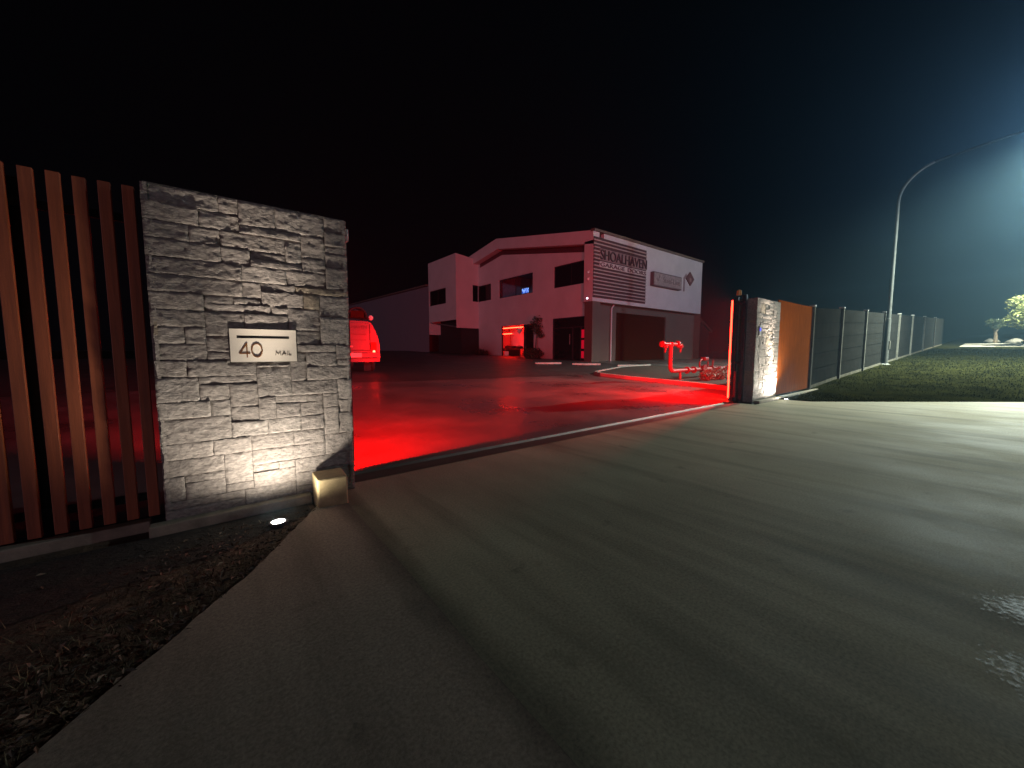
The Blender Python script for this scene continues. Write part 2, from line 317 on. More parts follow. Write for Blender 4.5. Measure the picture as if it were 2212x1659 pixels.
# ------------------------------------------------------------------ stone pillars
def stone_face(mb, P, W, H, seed, g=0.0115, cell=0.0567, cut=None):
    """random coursed ledge stone. P(u, v, d) -> world"""
    rnd = random.Random(seed); nc, nr = round(W / cell), round(H / cell); cw, ch = W / nc, H / nr
    occ = [[False] * nc for _ in range(nr)]; out = []
    for r in range(nr):
        c = 0
        while c < nc:
            if occ[r][c]: c += 1; continue
            free = 0
            while c + free < nc and not occ[r][c + free]: free += 1
            hh = rnd.choices([1, 2, 3, 4], [20, 46, 27, 7])[0]; ww = rnd.choice([3, 4, 4, 5, 5, 6, 6, 7, 8, 9]) if hh < 3 else rnd.choice([2, 4, 5, 6, 7])
            ww = min(ww, free); hh = min(hh, nr - r)
            if free - ww == 1: ww = free if free <= 8 else ww - 1
            for k in range(1, hh):
                if any(occ[r + k][c + q] for q in range(ww)): hh = k; break
            for k in range(hh):
                for q in range(ww): occ[r + k][c + q] = True
            out.append((c * cw, (c + ww) * cw, r * ch, (r + hh) * ch)); c += ww
    for (u0, u1, v0, v1) in out:
        j = 0.0013; u0 += j; u1 -= j; v0 += j; v1 -= j
        nu, nv = max(3, round((u1 - u0) / g)), max(3, round((v1 - v0) / g))
        d0 = rnd.choice([0.020, 0.0215, 0.023, 0.025, 0.027, 0.030]); tu, tv = rnd.uniform(-.008, .008), rnd.uniform(-.008, .010); sd = rnd.uniform(0, 900)
        mb.cur = rnd.choices([0, 1, 2, 3], [50, 26, 20, 4])[0]
        vs = []
        for b in range(-1, nv + 2):
            for a in range(-1, nu + 2):
                ring = a < 0 or b < 0 or a > nu or b > nv
                fa, fb = min(max(a, 0), nu) / nu, min(max(b, 0), nv) / nv
                u = u0 + (u1 - u0) * fa; v = v0 + (v1 - v0) * fb
                if ring: vs.append(P(u, v, -0.004)); continue
                q = Vector((u * 11 + sd, v * 22, sd)); big = noise.noise(q)
                q2 = Vector((u * 38 + sd, v * 62 + u * 18, sd)); mid = noise.noise(q2)
                d = d0 + tu * (fa - .5) + tv * (fb - .5) + 0.0055 * big + 0.0042 * mid - 0.003 * abs(noise.noise(q2 * 2.1))
                edge = min(fa * (u1 - u0), (1 - fa) * (u1 - u0), fb * (v1 - v0), (1 - fb) * (v1 - v0))
                if edge < 0.002:
                    d -= 0.004 + 0.006 * max(0, noise.noise(Vector((u * 60 + sd, v * 60, 3))))
                    u += 0.0018 * noise.noise(Vector((u * 90, v * 90, sd))); v += 0.0018 * noise.noise(Vector((v * 90, u * 90, sd)))
                if cut and cut[0] < u < cut[1] and cut[2] < v < cut[3]: d = min(d, 0.024)
                vs.append(P(u, v, max(d, 0.004)))
        n = nu + 3; fs = []
        for b in range(nv + 2):
            for a in range(nu + 2): fs.append([b * n + a, b * n + a + 1, (b + 1) * n + a + 1, (b + 1) * n + a])
        mb.add(vs, fs)
    mb.cur = 0
def pillar(name, x0, x1, yf, yb, H, seed, label, g):
    root = empty(name, ((x0 + x1) / 2, yf, 0), label, 'wall')
    e = 0.03
    c = MB(); c.box(x0 + e, x1 - e, yf + e, yb - e, -0.1, H - 0.012); c.build('core', st[4], root)
    f = MB()
    stone_face(f, lambda u, v, d: (x0 + u, yf + e - d, v), x1 - x0, H, seed, g, cut=(0.39, 0.85, 1.10, 1.38))
    stone_face(f, lambda u, v, d: (x1 - e + d, yf + 0.004 + u, v), yb - yf - 0.008, H, seed + 1, g * 2)
    stone_face(f, lambda u, v, d: (x0 + e - d, yf + 0.004 + u, v), yb - yf - 0.008, H, seed + 2, g * 1.5)
    stone_face(f, lambda u, v, d: (x0 + u, yb - e + d, v), x1 - x0, H, seed + 3, g * 2)
    o = f.build('stone_facing', st, root)
    for p in o.data.polygons: p.use_smooth = True
    o.data.set_sharp_from_angle(angle=R(50))
    cp = MB(); cp.box(x0 + .012, x1 - .012, yf + .012, yb - .012, H - 0.012, H + 0.004); cp.build('capping', st[4], root, bevel=0.003)
    return root
near = pillar('stone_wall_pillar', -0.28, 0.955, 3.42, 3.86, 2.27, 11, 'large near stacked stone gate wall with letterbox plate', 0.0105)
far = pillar('stone_wall_pillar', 9.95, 11.45, 3.52, 3.96, 2.42, 23, 'small far stacked stone gate wall beside bright orange slats', 0.022)
ft = MB(); ft.box(-0.36, 0.60, 3.345, 3.43, -0.08, 0.055); ft.box(-6.5, -0.362, 3.50, 3.585, -0.08, 0.05)
tag(ft.build('footing_kerb', footm, bevel=0.008), 'low concrete footing along the base of the near stone wall', 'kerb')
ft = MB(); ft.box(9.9, 14.6, 3.36, 3.47, -0.06, 0.05)
tag(ft.build('footing_kerb', footm, bevel=0.008), 'thin concrete footing below the far stone wall', 'kerb')
bk = MB(); bk.prism([(0.605, 3.15, -0.05), (0.815, 3.12, -0.05), (0.835, 3.385, -0.05), (0.615, 3.40, -0.05)], (0, 0, 0.275))
tag(bk.build('concrete_block', block, bevel=0.012), 'small sandy concrete block at the corner of the near stone wall', 'block')

# letterbox
lb = empty('letterbox', (0.34, 3.40, 1.12), 'pale metal letterbox plate numbered 40 set in the stone', 'letterbox')
yp = 3.414
m = MB(); m.box(0.125, 0.555, yp + 0.012, 3.47, 1.115, 1.365); m.build('case', greyletter, lb)
m = MB()
for (a, b, c, d) in ((0.13, 0.55, 1.12, 1.293), (0.13, 0.55, 1.313, 1.36), (0.13, 0.172, 1.293, 1.313), (0.503, 0.55, 1.293, 1.313)): m.box(a, b, yp, yp + 0.004, c, d)
m.build('face_plate', steel, lb)
m = MB(); m.box(0.172, 0.503, yp + 0.0085, yp + 0.0115, 1.291, 1.315); m.build('mail_slot', blackm, lb)
M0 = face_matrix((0.185, yp - 0.0005, 1.155), (1, 0, 0), (0, 0, 1))
m = MB(); strokes(m, M0, [[(0.044, 0.0), (0.044, 0.100), (0.0, 0.027), (0.062, 0.027)]], 0.0075, 0.003)
ov = [(0.105 + 0.032 * math.cos(2 * math.pi * k / 28), 0.050 + 0.049 * math.sin(2 * math.pi * k / 28)) for k in range(29)]
strokes(m, M0, [ov], 0.0075, 0.003); m.build('house_number', bronze, lb)
M1 = face_matrix((0.408, yp - 0.0005, 1.168), (1, 0, 0), (0, 0, 1)); m = MB()
strokes(m, M1, [[(0, 0), (0.004, 0.028), (0.017, 0.008), (0.030, 0.028), (0.034, 0)], [(0.042, 0), (0.055, 0.028), (0.068, 0)], [(0.047, 0.009), (0.063, 0.009)], [(0.078, 0), (0.078, 0.028)], [(0.088, 0.028), (0.088, 0), (0.103, 0)]], 0.004, 0.002)
m.build('lettering', greyletter, lb)
m = MB(); m.box(0.957, 0.985, 3.47, 3.52, 2.12, 2.22); m.ball((0.971, 3.47, 2.17), 0.011)
tag(m.build('gate_sensor', whitepaint, bevel=0.004), 'small white sensor on the edge of the near stone wall', 'sensor')

# uplights
def uplight(x, y, energy, tilt, label, rad, sz):
    r = empty('ground_uplight', (x, y, 0), label, 'light', 'uplights in front of the stone walls')
    b = MB(); b.lathe((x, y, 0), [(0.062, -0.08), (0.062, 0.004), (0.058, 0.008), (0.044, 0.008), (0.044, 0.002)], 24); b.build('rim', darkmet, r, smooth=40)
    l = MB(); l.lathe((x, y, 0), [(0.043, 0.0), (0.043, 0.005), (0.02, 0.0075)], 24); l.build('lens', emis('uplight_lens', (1.0, 0.97, 0.85), 22), r)
    lamp('uplight_bulb', 'SPOT', (x, y, 0.03), energy, (1.0, 0.90, 0.76), r, aim=tilt, spot_size=R(162), spot_blend=1.0, shadow_soft_size=rad)
    lamp('uplight_beam', 'SPOT', (x, y, 0.03), energy * sz, (1.0, 0.86, 0.72), r, aim=tilt, spot_size=R(34), spot_blend=1.0, shadow_soft_size=rad)
    return r
uplight(0.33, 3.07, 115, (0.02, 0.05, 1.0), 'round in-ground uplight glowing before the near stone wall', 0.03, 4.0)
uplight(11.27, 3.24, 500, (-0.30, 0.07, 1.0), 'round in-ground uplight shining on the far stone wall', 0.03, 4.0)

# ------------------------------------------------------------------ slat fences
slat_tints = [slatm, mat('worn_orange_timber', (0.235, 0.064, 0.024), 0.6, var=0.3, scale=4, bump=0.25, bscale=30, stretch=(6, 6, 0.35)), mat('deep_orange_timber', (0.28, 0.073, 0.025), 0.55, var=0.3, scale=6, bump=0.2, bscale=30, stretch=(6, 6, 0.3))]
def slat_fence(name, xs, wd, y0, y1, z0, zt, label, single=False, post_x=()):
    r = empty(name, ((xs[0] + xs[-1]) / 2, y0, 0), label, 'fence')
    if single:
        m = MB()
        for x in xs: m.box(x, x + wd, y0, y1, z0 + hz(x, 0), zt + hz(x, 0))
        m.build('slat_panel', mat('dark_orange_timber', (0.20, 0.052, 0.011), 0.8, var=0.28, scale=5, bump=0.2, bscale=30, stretch=(6, 6, 0.35), spec=0.0), r)
    else:
        for x in xs:
            j1, j2, j3 = random.uniform(-.002, .002), random.uniform(-.003, .003), random.uniform(-.006, .004)
            m = MB(); m.prism([(x + j1, y0, z0), (x + wd + j1, y0, z0), (x + wd + j2, y0, zt + j3), (x + j2, y0, zt + j3)], (0, y1 - y0, 0)); so = m.build('slat', random.choice(slat_tints), r, bevel=0.003)
    a, b = sorted((xs[0], xs[-1] + wd))
    for z in (0.16, 1.15, 2.05):
        m = MB(); m.box(min(xs), max(xs) + wd, y1 + 0.001, y1 + 0.03, z, z + 0.05); m.build('rail', blackm, r)
    for px in post_x:
        m = MB(); m.box(px, px + 0.075, y1 + 0.032, y1 + 0.107, 0, zt - 0.05); m.build('post', blackm, r)
    return r
slat_fence('slat_fence', [-0.378 - 0.1085 * i for i in range(24)], 0.058, 3.60, 3.64, 0.05, 2.275, 'wide orange timber slat fence left of the near stone wall', post_x=(-0.9, -2.7))
slat_fence('slat_fence', [11.47 + 0.062 * i for i in range(46)], 0.046, 3.58, 3.61, 0.06, 2.5, 'narrow orange slat fence right of the far stone wall', single=True, post_x=(11.6, 13.0))
g_f = 'grey fence bays along the grass verge'
fx = [14.33, 17.75, 21.6, 25.7, 30.0, 35.0, 41.0, 48.0, 56.0]
ords = ['first', 'second', 'third', 'fourth', 'fifth', 'sixth', 'seventh', 'farthest']
for i in range(8):
    a, b = fx[i], fx[i + 1]; za, zb = hz(a, 0), hz(b, 0)
    r = empty('fence_bay', (a, 3.6, za), 'dark grey fence bay with pale post, %s bay beyond the orange slats' % ords[i], 'fence', g_f)
    m = MB(); m.prism([(a + .12, 3.60, za + 0.1), (b - .01, 3.60, zb + 0.1), (b - .01, 3.60, zb + 2.48), (a + .12, 3.60, za + 2.48)], (0, 0.04, 0)); m.build('panel', fencem, r)
    m = MB(); m.prism([(a + .12, 3.585, za - 0.1), (b - .01, 3.585, zb - 0.1), (b - .01, 3.585, zb + 0.098), (a + .12, 3.585, za + 0.098)], (0, 0.07, 0)); m.build('plinth', mat('dark_plinth', (0.07, 0.066, 0.055), 0.9, var=0.3, scale=4, bump=0.2, spec=0.0), r)  # plinth in a darker tone than the footings
    m = MB()
    for q in range(1, 5):
        t = q / 5; z = 0.1 + 2.38 * t
        m.prism([(a + .12, 3.594, za + z), (b - .012, 3.594, zb + z), (b - .012, 3.594, zb + z + 0.012), (a + .12, 3.594, za + z + 0.012)], (0, 0.0055, 0))
    m.build('panel_groove', mat('groove_black', (0.004, 0.004, 0.004), 0.9, bump=0, spec=0.0), r)
    m = MB(); m.box(a, a + 0.115, 3.53, 3.66, za - 0.1, za + 2.50); m.build('post', postm, r, bevel=0.006)
    m = MB(); m.box(a - 0.012, a + 0.127, 3.518, 3.672, za + 2.502, za + 2.55); m.build('post_cap', galv, r, bevel=0.006)

# ------------------------------------------------------------------ gateway: rail, strips, gate post
rail = MB(); rail.prism([(0.97, 3.80, 0.0), (0.97, 3.845, 0.0), (0.97, 3.828, 0.032), (0.97, 3.816, 0.032)], (8.45, 0, 0))
tag(rail.build('gate_rail', mat('worn_steel', (0.20, 0.20, 0.18), 0.40, 0.7, var=0.2, scale=3, bump=0.05), bevel=0.003), 'worn steel sliding gate rail across the driveway', 'rail')
tag(sheet('gate_channel', [(0.84, 3.58), (9.5, 3.58), (9.5, 3.80), (0.84, 3.80)], mat('damp_concrete', (0.055, 0.05, 0.04), 0.55, var=0.3, scale=2), 0.0045, hf=lambda x, y: 0), kind='structure')
def red_strip(x, y, z0, z1, label, spill_plates, aim, power):
    """red diffuser tube with a lamp aimed into the yard and added plates that block its spill"""
    r = empty('light_strip', (x, y, z0), label, 'light', 'red light strips on the gate walls')
    h = MB()
    for f in spill_plates: h.box(*f, z0 - 0.02, z1 + 0.02)  # added plates, shaped to keep red spill off drive, pillar and slats
    h.build('channel', darkmet, r)  # the added spill plates
    t = MB(); t.tube([(x, y, z0), (x, y, z1)], 0.017, 10); t.build('tube', emis('red_tube', (1.0, 0.017, 0.007), 26), r)
    a = Vector(aim).normalized()
    lamp('strip_led', 'AREA', (x + a.x * 0.022, y + a.y * 0.022, (z0 + z1) / 2), power, (1.0, 0.0006, 0.0002), r, aim=aim, shape='RECTANGLE', size=0.03, size_y=z1 - z0)
    return r
red_strip(9.90, 4.05, 0.06, 2.40, 'glowing red vertical light strip on the far gate wall', [(9.86, 9.95, 3.985, 3.993), (9.95, 9.958, 3.985, 4.02)], (-0.25, 1, 0), 1900)
red_strip(0.90, 3.93, 0.06, 2.20, 'red vertical light strip hidden behind the near stone wall', [(0.868, 1.09, 3.898, 3.906), (0.868, 0.876, 3.9065, 3.99), (1.082, 1.09, 3.9065, 3.965)], (0.25, 1, 0), 880)
gp = empty('gate_post', (9.8, 3.9, 0), 'dark steel gate catch post beside the far stone wall', 'post')
for (y, h) in ((3.72, 2.50), (3.90, 2.46)):
    m = MB(); m.box(9.84, 9.915, y, y + 0.08, 0, h); m.build('upright', darkmet, gp, bevel=0.004)
for z in (2.30, 0.90):
    m = MB(); m.box(9.80, 9.839, 3.74, 3.96, z, z + 0.055); m.build('guide_bracket', darkmet, gp, bevel=0.003)
m = MB(); m.lathe((9.87, 3.90, 2.502), [(0.05, 0.0), (0.055, 0.02), (0.05, 0.11), (0.02, 0.13)], 16); m.build('warning_beacon', mat('amber_lens', (0.7, 0.36, 0.10), 0.3, bump=0, var=0.05), gp, smooth=40)
m = MB(); m.box(9.79, 9.835, 3.86, 3.90, 0.10, 0.72); m.build('reflector', mat('red_reflector', (0.75, 0.03, 0.03), 0.3, bump=0, var=0.05), gp, bevel=0.004)
ic = empty('intercom', (10.04, 3.49, 1.62), 'small intercom with blue light on the far stone wall', 'intercom')
m = MB(); m.box(9.99, 10.10, 3.466, 3.5, 1.56, 1.78); m.build('housing', galv, ic, bevel=0.004)
m = MB(); m.box(9.995, 10.055, 3.46, 3.4655, 1.66, 1.73); m.build('screen', emis('blue_led', (0.06, 0.08, 1.0), 1.8), ic)

# ------------------------------------------------------------------ street lamps
def street_lamp(x, y, ydir, label, energy, col, arm=5.5):
    zb = hz(x, 0); r = empty('street_lamp', (x, y, zb), label, 'street lamp', 'tall street lamps along the road')
    pts = [(x, y, zb - 0.1), (x, y, zb + 2.2), (x, y, zb + 2.21), (x, y, zb + 7.6)]; rad = [0.105, 0.10, 0.085, 0.065]
    for k in range(1, 9):
        t = k / 8 * R(84); pts.append((x, y + ydir * 1.5 * (1 - math.cos(t)), zb + 7.6 + 1.5 * math.sin(t))); rad.append(0.062)
    ye = pts[-1][1]; pts.append((x, ye + ydir * (arm - 1.9), pts[-1][2] + 0.42)); rad.append(0.045)
    m = MB(); m.tube(pts[-3:], rad[-3:], 12); m.build('arm', mat('arm_dimmed', (0.012, 0.013, 0.013), 0.9, bump=0, spec=0.0), r, smooth=40)  # glow fade put into the colour: arm darker than the pole
    m = MB(); m.tube(pts[:-2], rad[:-2], 14); m.build('pole', mat('pole_grey', (0.05, 0.053, 0.053), 0.8, 0.0, var=0.15, scale=6, bump=0.05, spec=0.0), r, smooth=40)
    m = MB(); m.lathe((x, y, zb), [(0.19, -0.02), (0.19, 0.03), (0.12, 0.05)], 14); m.build('base_flange', galv, r)
    m = MB(); m.box(x - 0.06, x + 0.06, y - 0.13, y - 0.09, zb + 0.75, zb + 1.15); m.build('access_hatch', postm, r, bevel=0.01)
    hx, hy, hz_ = x, pts[-1][1], pts[-1][2]
    m = MB(); m.prism([(hx - 0.07, hy, hz_ + 0.05), (hx + 0.07, hy, hz_ + 0.05), (hx + 0.15, hy + ydir * 0.25, hz_ + 0.05), (hx + 0.15, hy + ydir * 0.62, hz_ + 0.05), (hx + 0.07, hy + ydir * 0.75, hz_ + 0.05), (hx - 0.07, hy + ydir * 0.75, hz_ + 0.05), (hx - 0.15, hy + ydir * 0.62, hz_ + 0.05), (hx - 0.15, hy + ydir * 0.25, hz_ + 0.05)], (0, 0, 0.09)); m.build('lamp_head', galv, r, bevel=0.02)
    m = MB(); m.box(hx - 0.11, hx + 0.11, hy + ydir * 0.25, hy + ydir * 0.6, hz_ + 0.02, hz_ + 0.048); m.build('lamp_lens', emis('lamp_lens', (0.9, 0.97, 1.0), 60), r)
    lamp('lamp_bulb', 'SPOT', (hx, hy + ydir * 0.42, hz_ - 0.06), energy, col, r, aim=(0, 0, -1), spot_size=R(147), spot_blend=1.0, shadow_soft_size=0.10)
    lamp('lamp_glow_fill', 'POINT', (hx, hy + ydir * 0.42, hz_ - 0.22), energy * 0.04, (0.55, 0.78, 1.0), r, shadow_soft_size=0.10)  # added bluish source that feeds the glow in the haze
    return r
street_lamp(25.8, 3.45, -1, 'tall grey street lamp by the fence, pole in view', 78000, (0.90, 1.0, 0.80))
street_lamp(50, -9.5, 1, 'distant tall street lamp over the far end of the verge', 70000, (1.0, 1.0, 0.72), 5.0)

# ------------------------------------------------------------------ main building
XF, XW, YB, Z0 = 21.44, 22.10, 18.04, 0.30
XE, YL, YK = 37.2, 33.5, 48.0
bd = empty('workshop_building', (28, 26, 0.4), 'two storey pale workshop building with gable roof and sign screen', 'building')
def rect_wall(mb, P, u0, u1, v0, v1, holes, dep):
    us = sorted({u0, u1, *[h[0] for h in holes], *[h[1] for h in holes]}); vs_ = sorted({v0, v1, *[h[2] for h in holes], *[h[3] for h in holes]})
    for a, b in zip(us[:-1], us[1:]):
        for c, d in zip(vs_[:-1], vs_[1:]):
            if any(h[0] <= a and b <= h[1] and h[2] <= c and d <= h[3] for h in holes): continue
            mb.quad(P(a, c, 0), P(b, c, 0), P(b, d, 0), P(a, d, 0))
    for (a, b, c, d) in holes:
        for (p, q) in (((a, c), (b, c)), ((b, c), (b, d)), ((b, d), (a, d)), ((a, d), (a, c))):
            mb.quad(P(*p, 0), P(*q, 0), P(*q, dep), P(*p, dep))
W1 = (25.13, 29.99, 6.18, 7.88); W2 = (18.95, 22.60, 6.2, 7.88); WW = (31.31, YL, 6.2, 7.78)
D1 = (24.97, 29.6, 0.40, 3.54); D2 = (18.95, 22.68, 0.40, 3.80)
m = MB(); rect_wall(m, lambda u, v, d: (XW + d, u, v), YB + 0.3, YL, Z0, 9.3, [W1, W2, WW, D1, D2], 0.16)
zr = lambda y: 9.55 + (y - YB) * (1.95 / (29.5 - YB)) if y < 29.5 else 11.5 - (y - 29.5) * 0.155
m.add([(XW, YB + 0.3, 9.3), (XW, 29.5, 9.3), (XW, YL, 9.3), (XW, YL, zr(YL) - 0.3), (XW, 29.5, zr(29.5) - 0.3), (XW, YB + 0.3, zr(YB) - 0.3)], [[0, 1, 4, 5], [1, 2, 3, 4]])
m.build('side_wall', wallm, bd)
for (a, b) in ((YB + 0.82, 29.5), (29.5, 33.2)):
    m = MB(); m.quad((XW - .012, a, zr(a) - .85), (XW - .012, b, zr(b) - .85), (XW - .012, b, zr(b) - 1.36), (XW - .012, a, zr(a) - 1.36)); m.build('eave_shade_band', mat('eave_shade', (.085, .025, .03), .5, bump=0), bd)  # strip painted dark for the shade under the projecting fascia
# roof frame / fascia projecting toward the gate, and the corner pier
m = MB()
def fas(y0, y1, hgt): m.add([(XF, y0, zr(y0)), (XF, y1, zr(y1)), (XF, y1, zr(y1) - hgt), (XF, y0, zr(y0) - hgt), (XW - .003, y0, zr(y0)), (XW - .003, y1, zr(y1)), (XW - .003, y1, zr(y1) - hgt), (XW - .003, y0, zr(y0) - hgt)], [[0, 1, 2, 3], [4, 5, 6, 7], [0, 1, 5, 4], [3, 2, 6, 7], [0, 3, 7, 4], [1, 2, 6, 5]])
fas(YB, 29.5, 0.92); fas(29.5, 34.2, 0.98); m.build('fascia', wallm, bd)
m = MB(); m.box(XF, XW + 0.5, YB, YB + 0.80, 4.72, 8.9); m.build('corner_pier', wallm, bd)
m = MB(); m.box(XF + 0.10, XW + 0.3, YB + 0.06, YB + 0.78, Z0, 4.719); m.build('lower_pier', grey_shaded, bd)
# road face: upper volume overhangs the lower wall
m = MB()
m.box(XW + 0.5, XE, YB, YB + 0.3, 4.72, 9.50)
m.build('front_wall', wallm, bd)
m = MB(); m.box(XF - 0.02, XE + 0.12, YB - 0.12, YB + 0.25, 9.503, 9.68); m.build('gutter', grey_shaded, bd, bevel=0.02)
m = MB(); m.box(XF, XE, YB + 0.3, YB + 0.9, 4.70, 4.719); m.build('soffit', grey_shaded, bd)
RD_ = (24.9, 32.0, 0.38, 4.15)
m = MB(); rect_wall(m, lambda u, v, d: (u, YB + 0.52 + d, v), XF + 0.35, XE - 0.1, Z0, 4.70, [RD_], 0.2)
m.build('lower_wall', grey_shaded, bd)
m = MB(); m.box(RD_[0], RD_[1], YB + 0.64, YB + 0.7, RD_[2], RD_[3])
for k in range(26): m.box(RD_[0] + .03, RD_[1] - .03, YB + 0.615, YB + 0.639, RD_[2] + 0.03 + k * 0.144, RD_[2] + 0.03 + k * 0.144 + 0.11)
m.build('roller_door', doorm, bd)
for px in (XF + 0.42, 24.2):
    m = MB(); m.tube([(px, YB + 0.44, Z0), (px, YB + 0.44, 4.4), (px + 0.25, YB + 0.40, 4.69)], 0.06, 10); m.build('downpipe', wallm, bd, smooth=40)
m = MB(); m.quad((XE, YB, Z0), (XE, 44, Z0), (XE, 44, 9.5), (XE, YB, 9.5)); m.quad((XF, YB - .1, zr(YB)), (XE + .1, YB - .1, zr(YB)), (XE + .1, 29.5, 11.5), (XF, 29.5, 11.5)); m.quad((XF, 29.5, 11.5), (XE + .1, 29.5, 11.5), (XE + .1, 44, zr(44)), (XF, 44, zr(44)))
m.add([(XE, YB, 9.5), (XE, 29.5, 9.5), (XE, 29.5, 11.4), (XE, 44, 9.5), (XE, 44, zr(44))], [[0, 1, 2], [1, 3, 4, 2]])
m.quad((XF, 44, 0), (XE, 44, 0), (XE, 44, zr(44)), (XF, 44, zr(44)))
m.build('roof', grey_shaded, bd)
# wing beyond, with open bay under the upper floor
XG = 19.46
m = MB(); rect_wall(m, lambda u, v, d: (u, YL - d * 0, v) if d == 0 else (u, YL + d, v), XG, XW + 0.16, 3.5, 10.2, [(21.4, XW, 6.2, 7.85)], 0.16)
m.add([(XG, YL, 10.2), (XW + .16, YL, 10.2), (XW + .16, YL, 10.35), (XG, YL, 10.70)], [[0, 1, 2, 3]])
rect_wall(m, lambda u, v, d: (XG + d, u, v), YL, 39.45, 4.3, 10.70, [(35.57, 39.3, 6.08, 7.67)], 0.16)
m.quad((XG, 39.45, 3.0), (XW, 39.45, 3.0), (XW, 39.45, 10.7), (XG, 39.45, 10.7)); m.quad((XG, YL, 10.70), (XG, 39.45, 10.70), (XW + .16, 39.45, 10.35), (XW + .16, YL, 10.35)); m.quad((XG, YL, 3.5), (XG, 39.45, 4.3), (XW, 39.45, 4.3), (XW, YL, 3.5))
m.build('wing_wall', wallm, bd)
m = MB(); m.quad((XW + .1, YL, 0), (XG + 1.4, YL + 1.4, 0), (XG + 1.4, YL + 1.4, 4.4), (XW + .1, YL, 4.4)); m.quad((XG + 1.4, YL + 1.4, 0), (XG + 1.4, 40, 0), (XG + 1.4, 40, 4.6), (XG + 1.4, YL + 1.4, 4.6)); m.build('open_bay', mat('dark_bay', (0.012, 0.010, 0.010), 0.9, bump=0), bd)
# windows
def win_x(x, u0, u1, v0, v1, gm, nm=1, label=None):
    f = MB(); t = 0.06
    f.box(x, x + t, u0, u0 + t, v0, v1); f.box(x, x + t, u1 - t, u1, v0, v1); f.box(x, x + t, u0 + t, u1 - t, v0, v0 + t); f.box(x, x + t, u0 + t, u1 - t, v1 - t, v1)
    for k in range(1, nm + 1):
        uu = u0 + (u1 - u0) * k / (nm + 1); f.box(x, x + t, uu - .025, uu + .025, v0 + t, v1 - t)
    fo = f.build('window', blackm, bd)
    if label: fo['label'] = label
    g = MB(); g.box(x + 0.02, x + 0.03, u0 + t, u1 - t, v0 + t, v1 - t); g.build('pane', gm, fo)
cg = glass('clear_glass')
win_x(XW + 0.09, *W1, cg, 1, 'upper window with a blue lit screen behind it'); win_x(XW + 0.09, *W2, darkglass, 1); win_x(XW + 0.09, WW[0], WW[1] - 0.02, WW[2], WW[3], darkglass, 0); win_x(XG + 0.09, 35.57, 39.3, 6.08, 7.67, darkglass, 1)
f = MB(); f.box(21.4, 21.46, YL + .09, YL + .15, 6.2, 7.85); f.box(21.46, XW - .02, YL + .09, YL + .15, 6.2, 6.26); f.box(21.46, XW - .02, YL + .09, YL + .15, 7.79, 7.85); fo = f.build('window', blackm, bd)
g = MB(); g.box(21.46, XW - .02, YL + .11, YL + .12, 6.26, 7.79); g.build('pane', darkglass, fo)
# upstairs office behind the lit window
m = MB(); x0, x1, y0, y1, z0, z1 = XW + 0.17, XW + 4.5, 24.2, 30.6, 5.3, 8.6
m.quad((x0, y0, z0), (x1, y0, z0), (x1, y1, z0), (x0, y1, z0)); m.quad((x0, y0, z1), (x1, y0, z1), (x1, y1, z1), (x0, y1, z1)); m.quad((x1, y0, z0), (x1, y1, z0), (x1, y1, z1), (x1, y0, z1)); m.quad((x0, y0, z0), (x1, y0, z0), (x1, y0, z1), (x0, y0, z1)); m.quad((x0, y1, z0), (x1, y1, z0), (x1, y1, z1), (x0, y1, z1))
m.build('office_interior', mat('office_paint', (0.35, 0.38, 0.45), 0.8, bump=0), bd)
m = empty('computer_screen', (XW + 1.0, 27.3, 5.88), 'lit blue and white screen behind the upper window', 'screen')
q = MB(); q.box(XW + 1.0, XW + 1.05, 26.75, 27.8, 6.44, 6.94); q.build('case', blackm, m)
q = MB(); q.box(XW + 1.02, XW + 1.03, 27.2, 27.3, 5.9, 6.44); q.box(XW + 0.9, XW + 1.15, 27.0, 27.5, 5.88, 5.899); q.build('stand', blackm, m)
sm, t_, p_ = nt('screen_image'); vo = t_.nodes.new('ShaderNodeTexVoronoi'); vo.inputs['Scale'].default_value = 9; cr = t_.nodes.new('ShaderNodeValToRGB')
cr.color_ramp.elements[0].color = (0.35, 0.55, 1, 1); cr.color_ramp.elements[0].position = .25; cr.color_ramp.elements[1].color = (0.02, 0.05, 0.35, 1); cr.color_ramp.elements[1].position = .6
tco = t_.nodes.new('ShaderNodeTexCoord'); t_.links.new(tco.outputs['Object'], vo.inputs['Vector']); t_.links.new(vo.outputs['Distance'], cr.inputs[0]); t_.links.new(cr.outputs[0], p_.inputs['Emission Color']); p_.inputs['Emission Strength'].default_value = 2.2; p_.inputs['Base Color'].default_value = (0, 0, 0, 1)
q = MB(); q.box(XW + 0.993, XW + 0.999, 26.8, 27.75, 6.48, 6.90); q.build('display', sm, m)
# entrance: lit red workshop room behind the open left part, dark leaf on the right
m = MB(); x0, x1, y0, y1, z0, z1 = XW + 0.17, XW + 4.0, 24.6, 33.3, 0.42, 3.75
m.quad((x0, y0, z0), (x1, y0, z0), (x1, y1, z0), (x0, y1, z0)); m.quad((x0, y0, z1), (x1, y0, z1), (x1, y1, z1), (x0, y1, z1)); m.quad((x1, y0, z0), (x1, y1, z0), (x1, y1, z1), (x1, y0, z1)); m.quad((x0, y0, z0), (x1, y0, z0), (x1, y0, z1), (x0, y0, z1)); m.quad((x0, y1, z0), (x1, y1, z0), (x1, y1, z1), (x0, y1, z1))
m.quad((x0, y0, z0), (x0, D1[0], z0), (x0, D1[0], z1), (x0, y0, z1)); m.quad((x0, D1[1], z0), (x0, y1, z0), (x0, y1, z1), (x0, D1[1], z1)); m.quad((x0, D1[0], D1[3]), (x0, D1[1], D1[3]), (x0, D1[1], z1), (x0, D1[0], z1))
m.build('workshop_interior', roomm, bd)
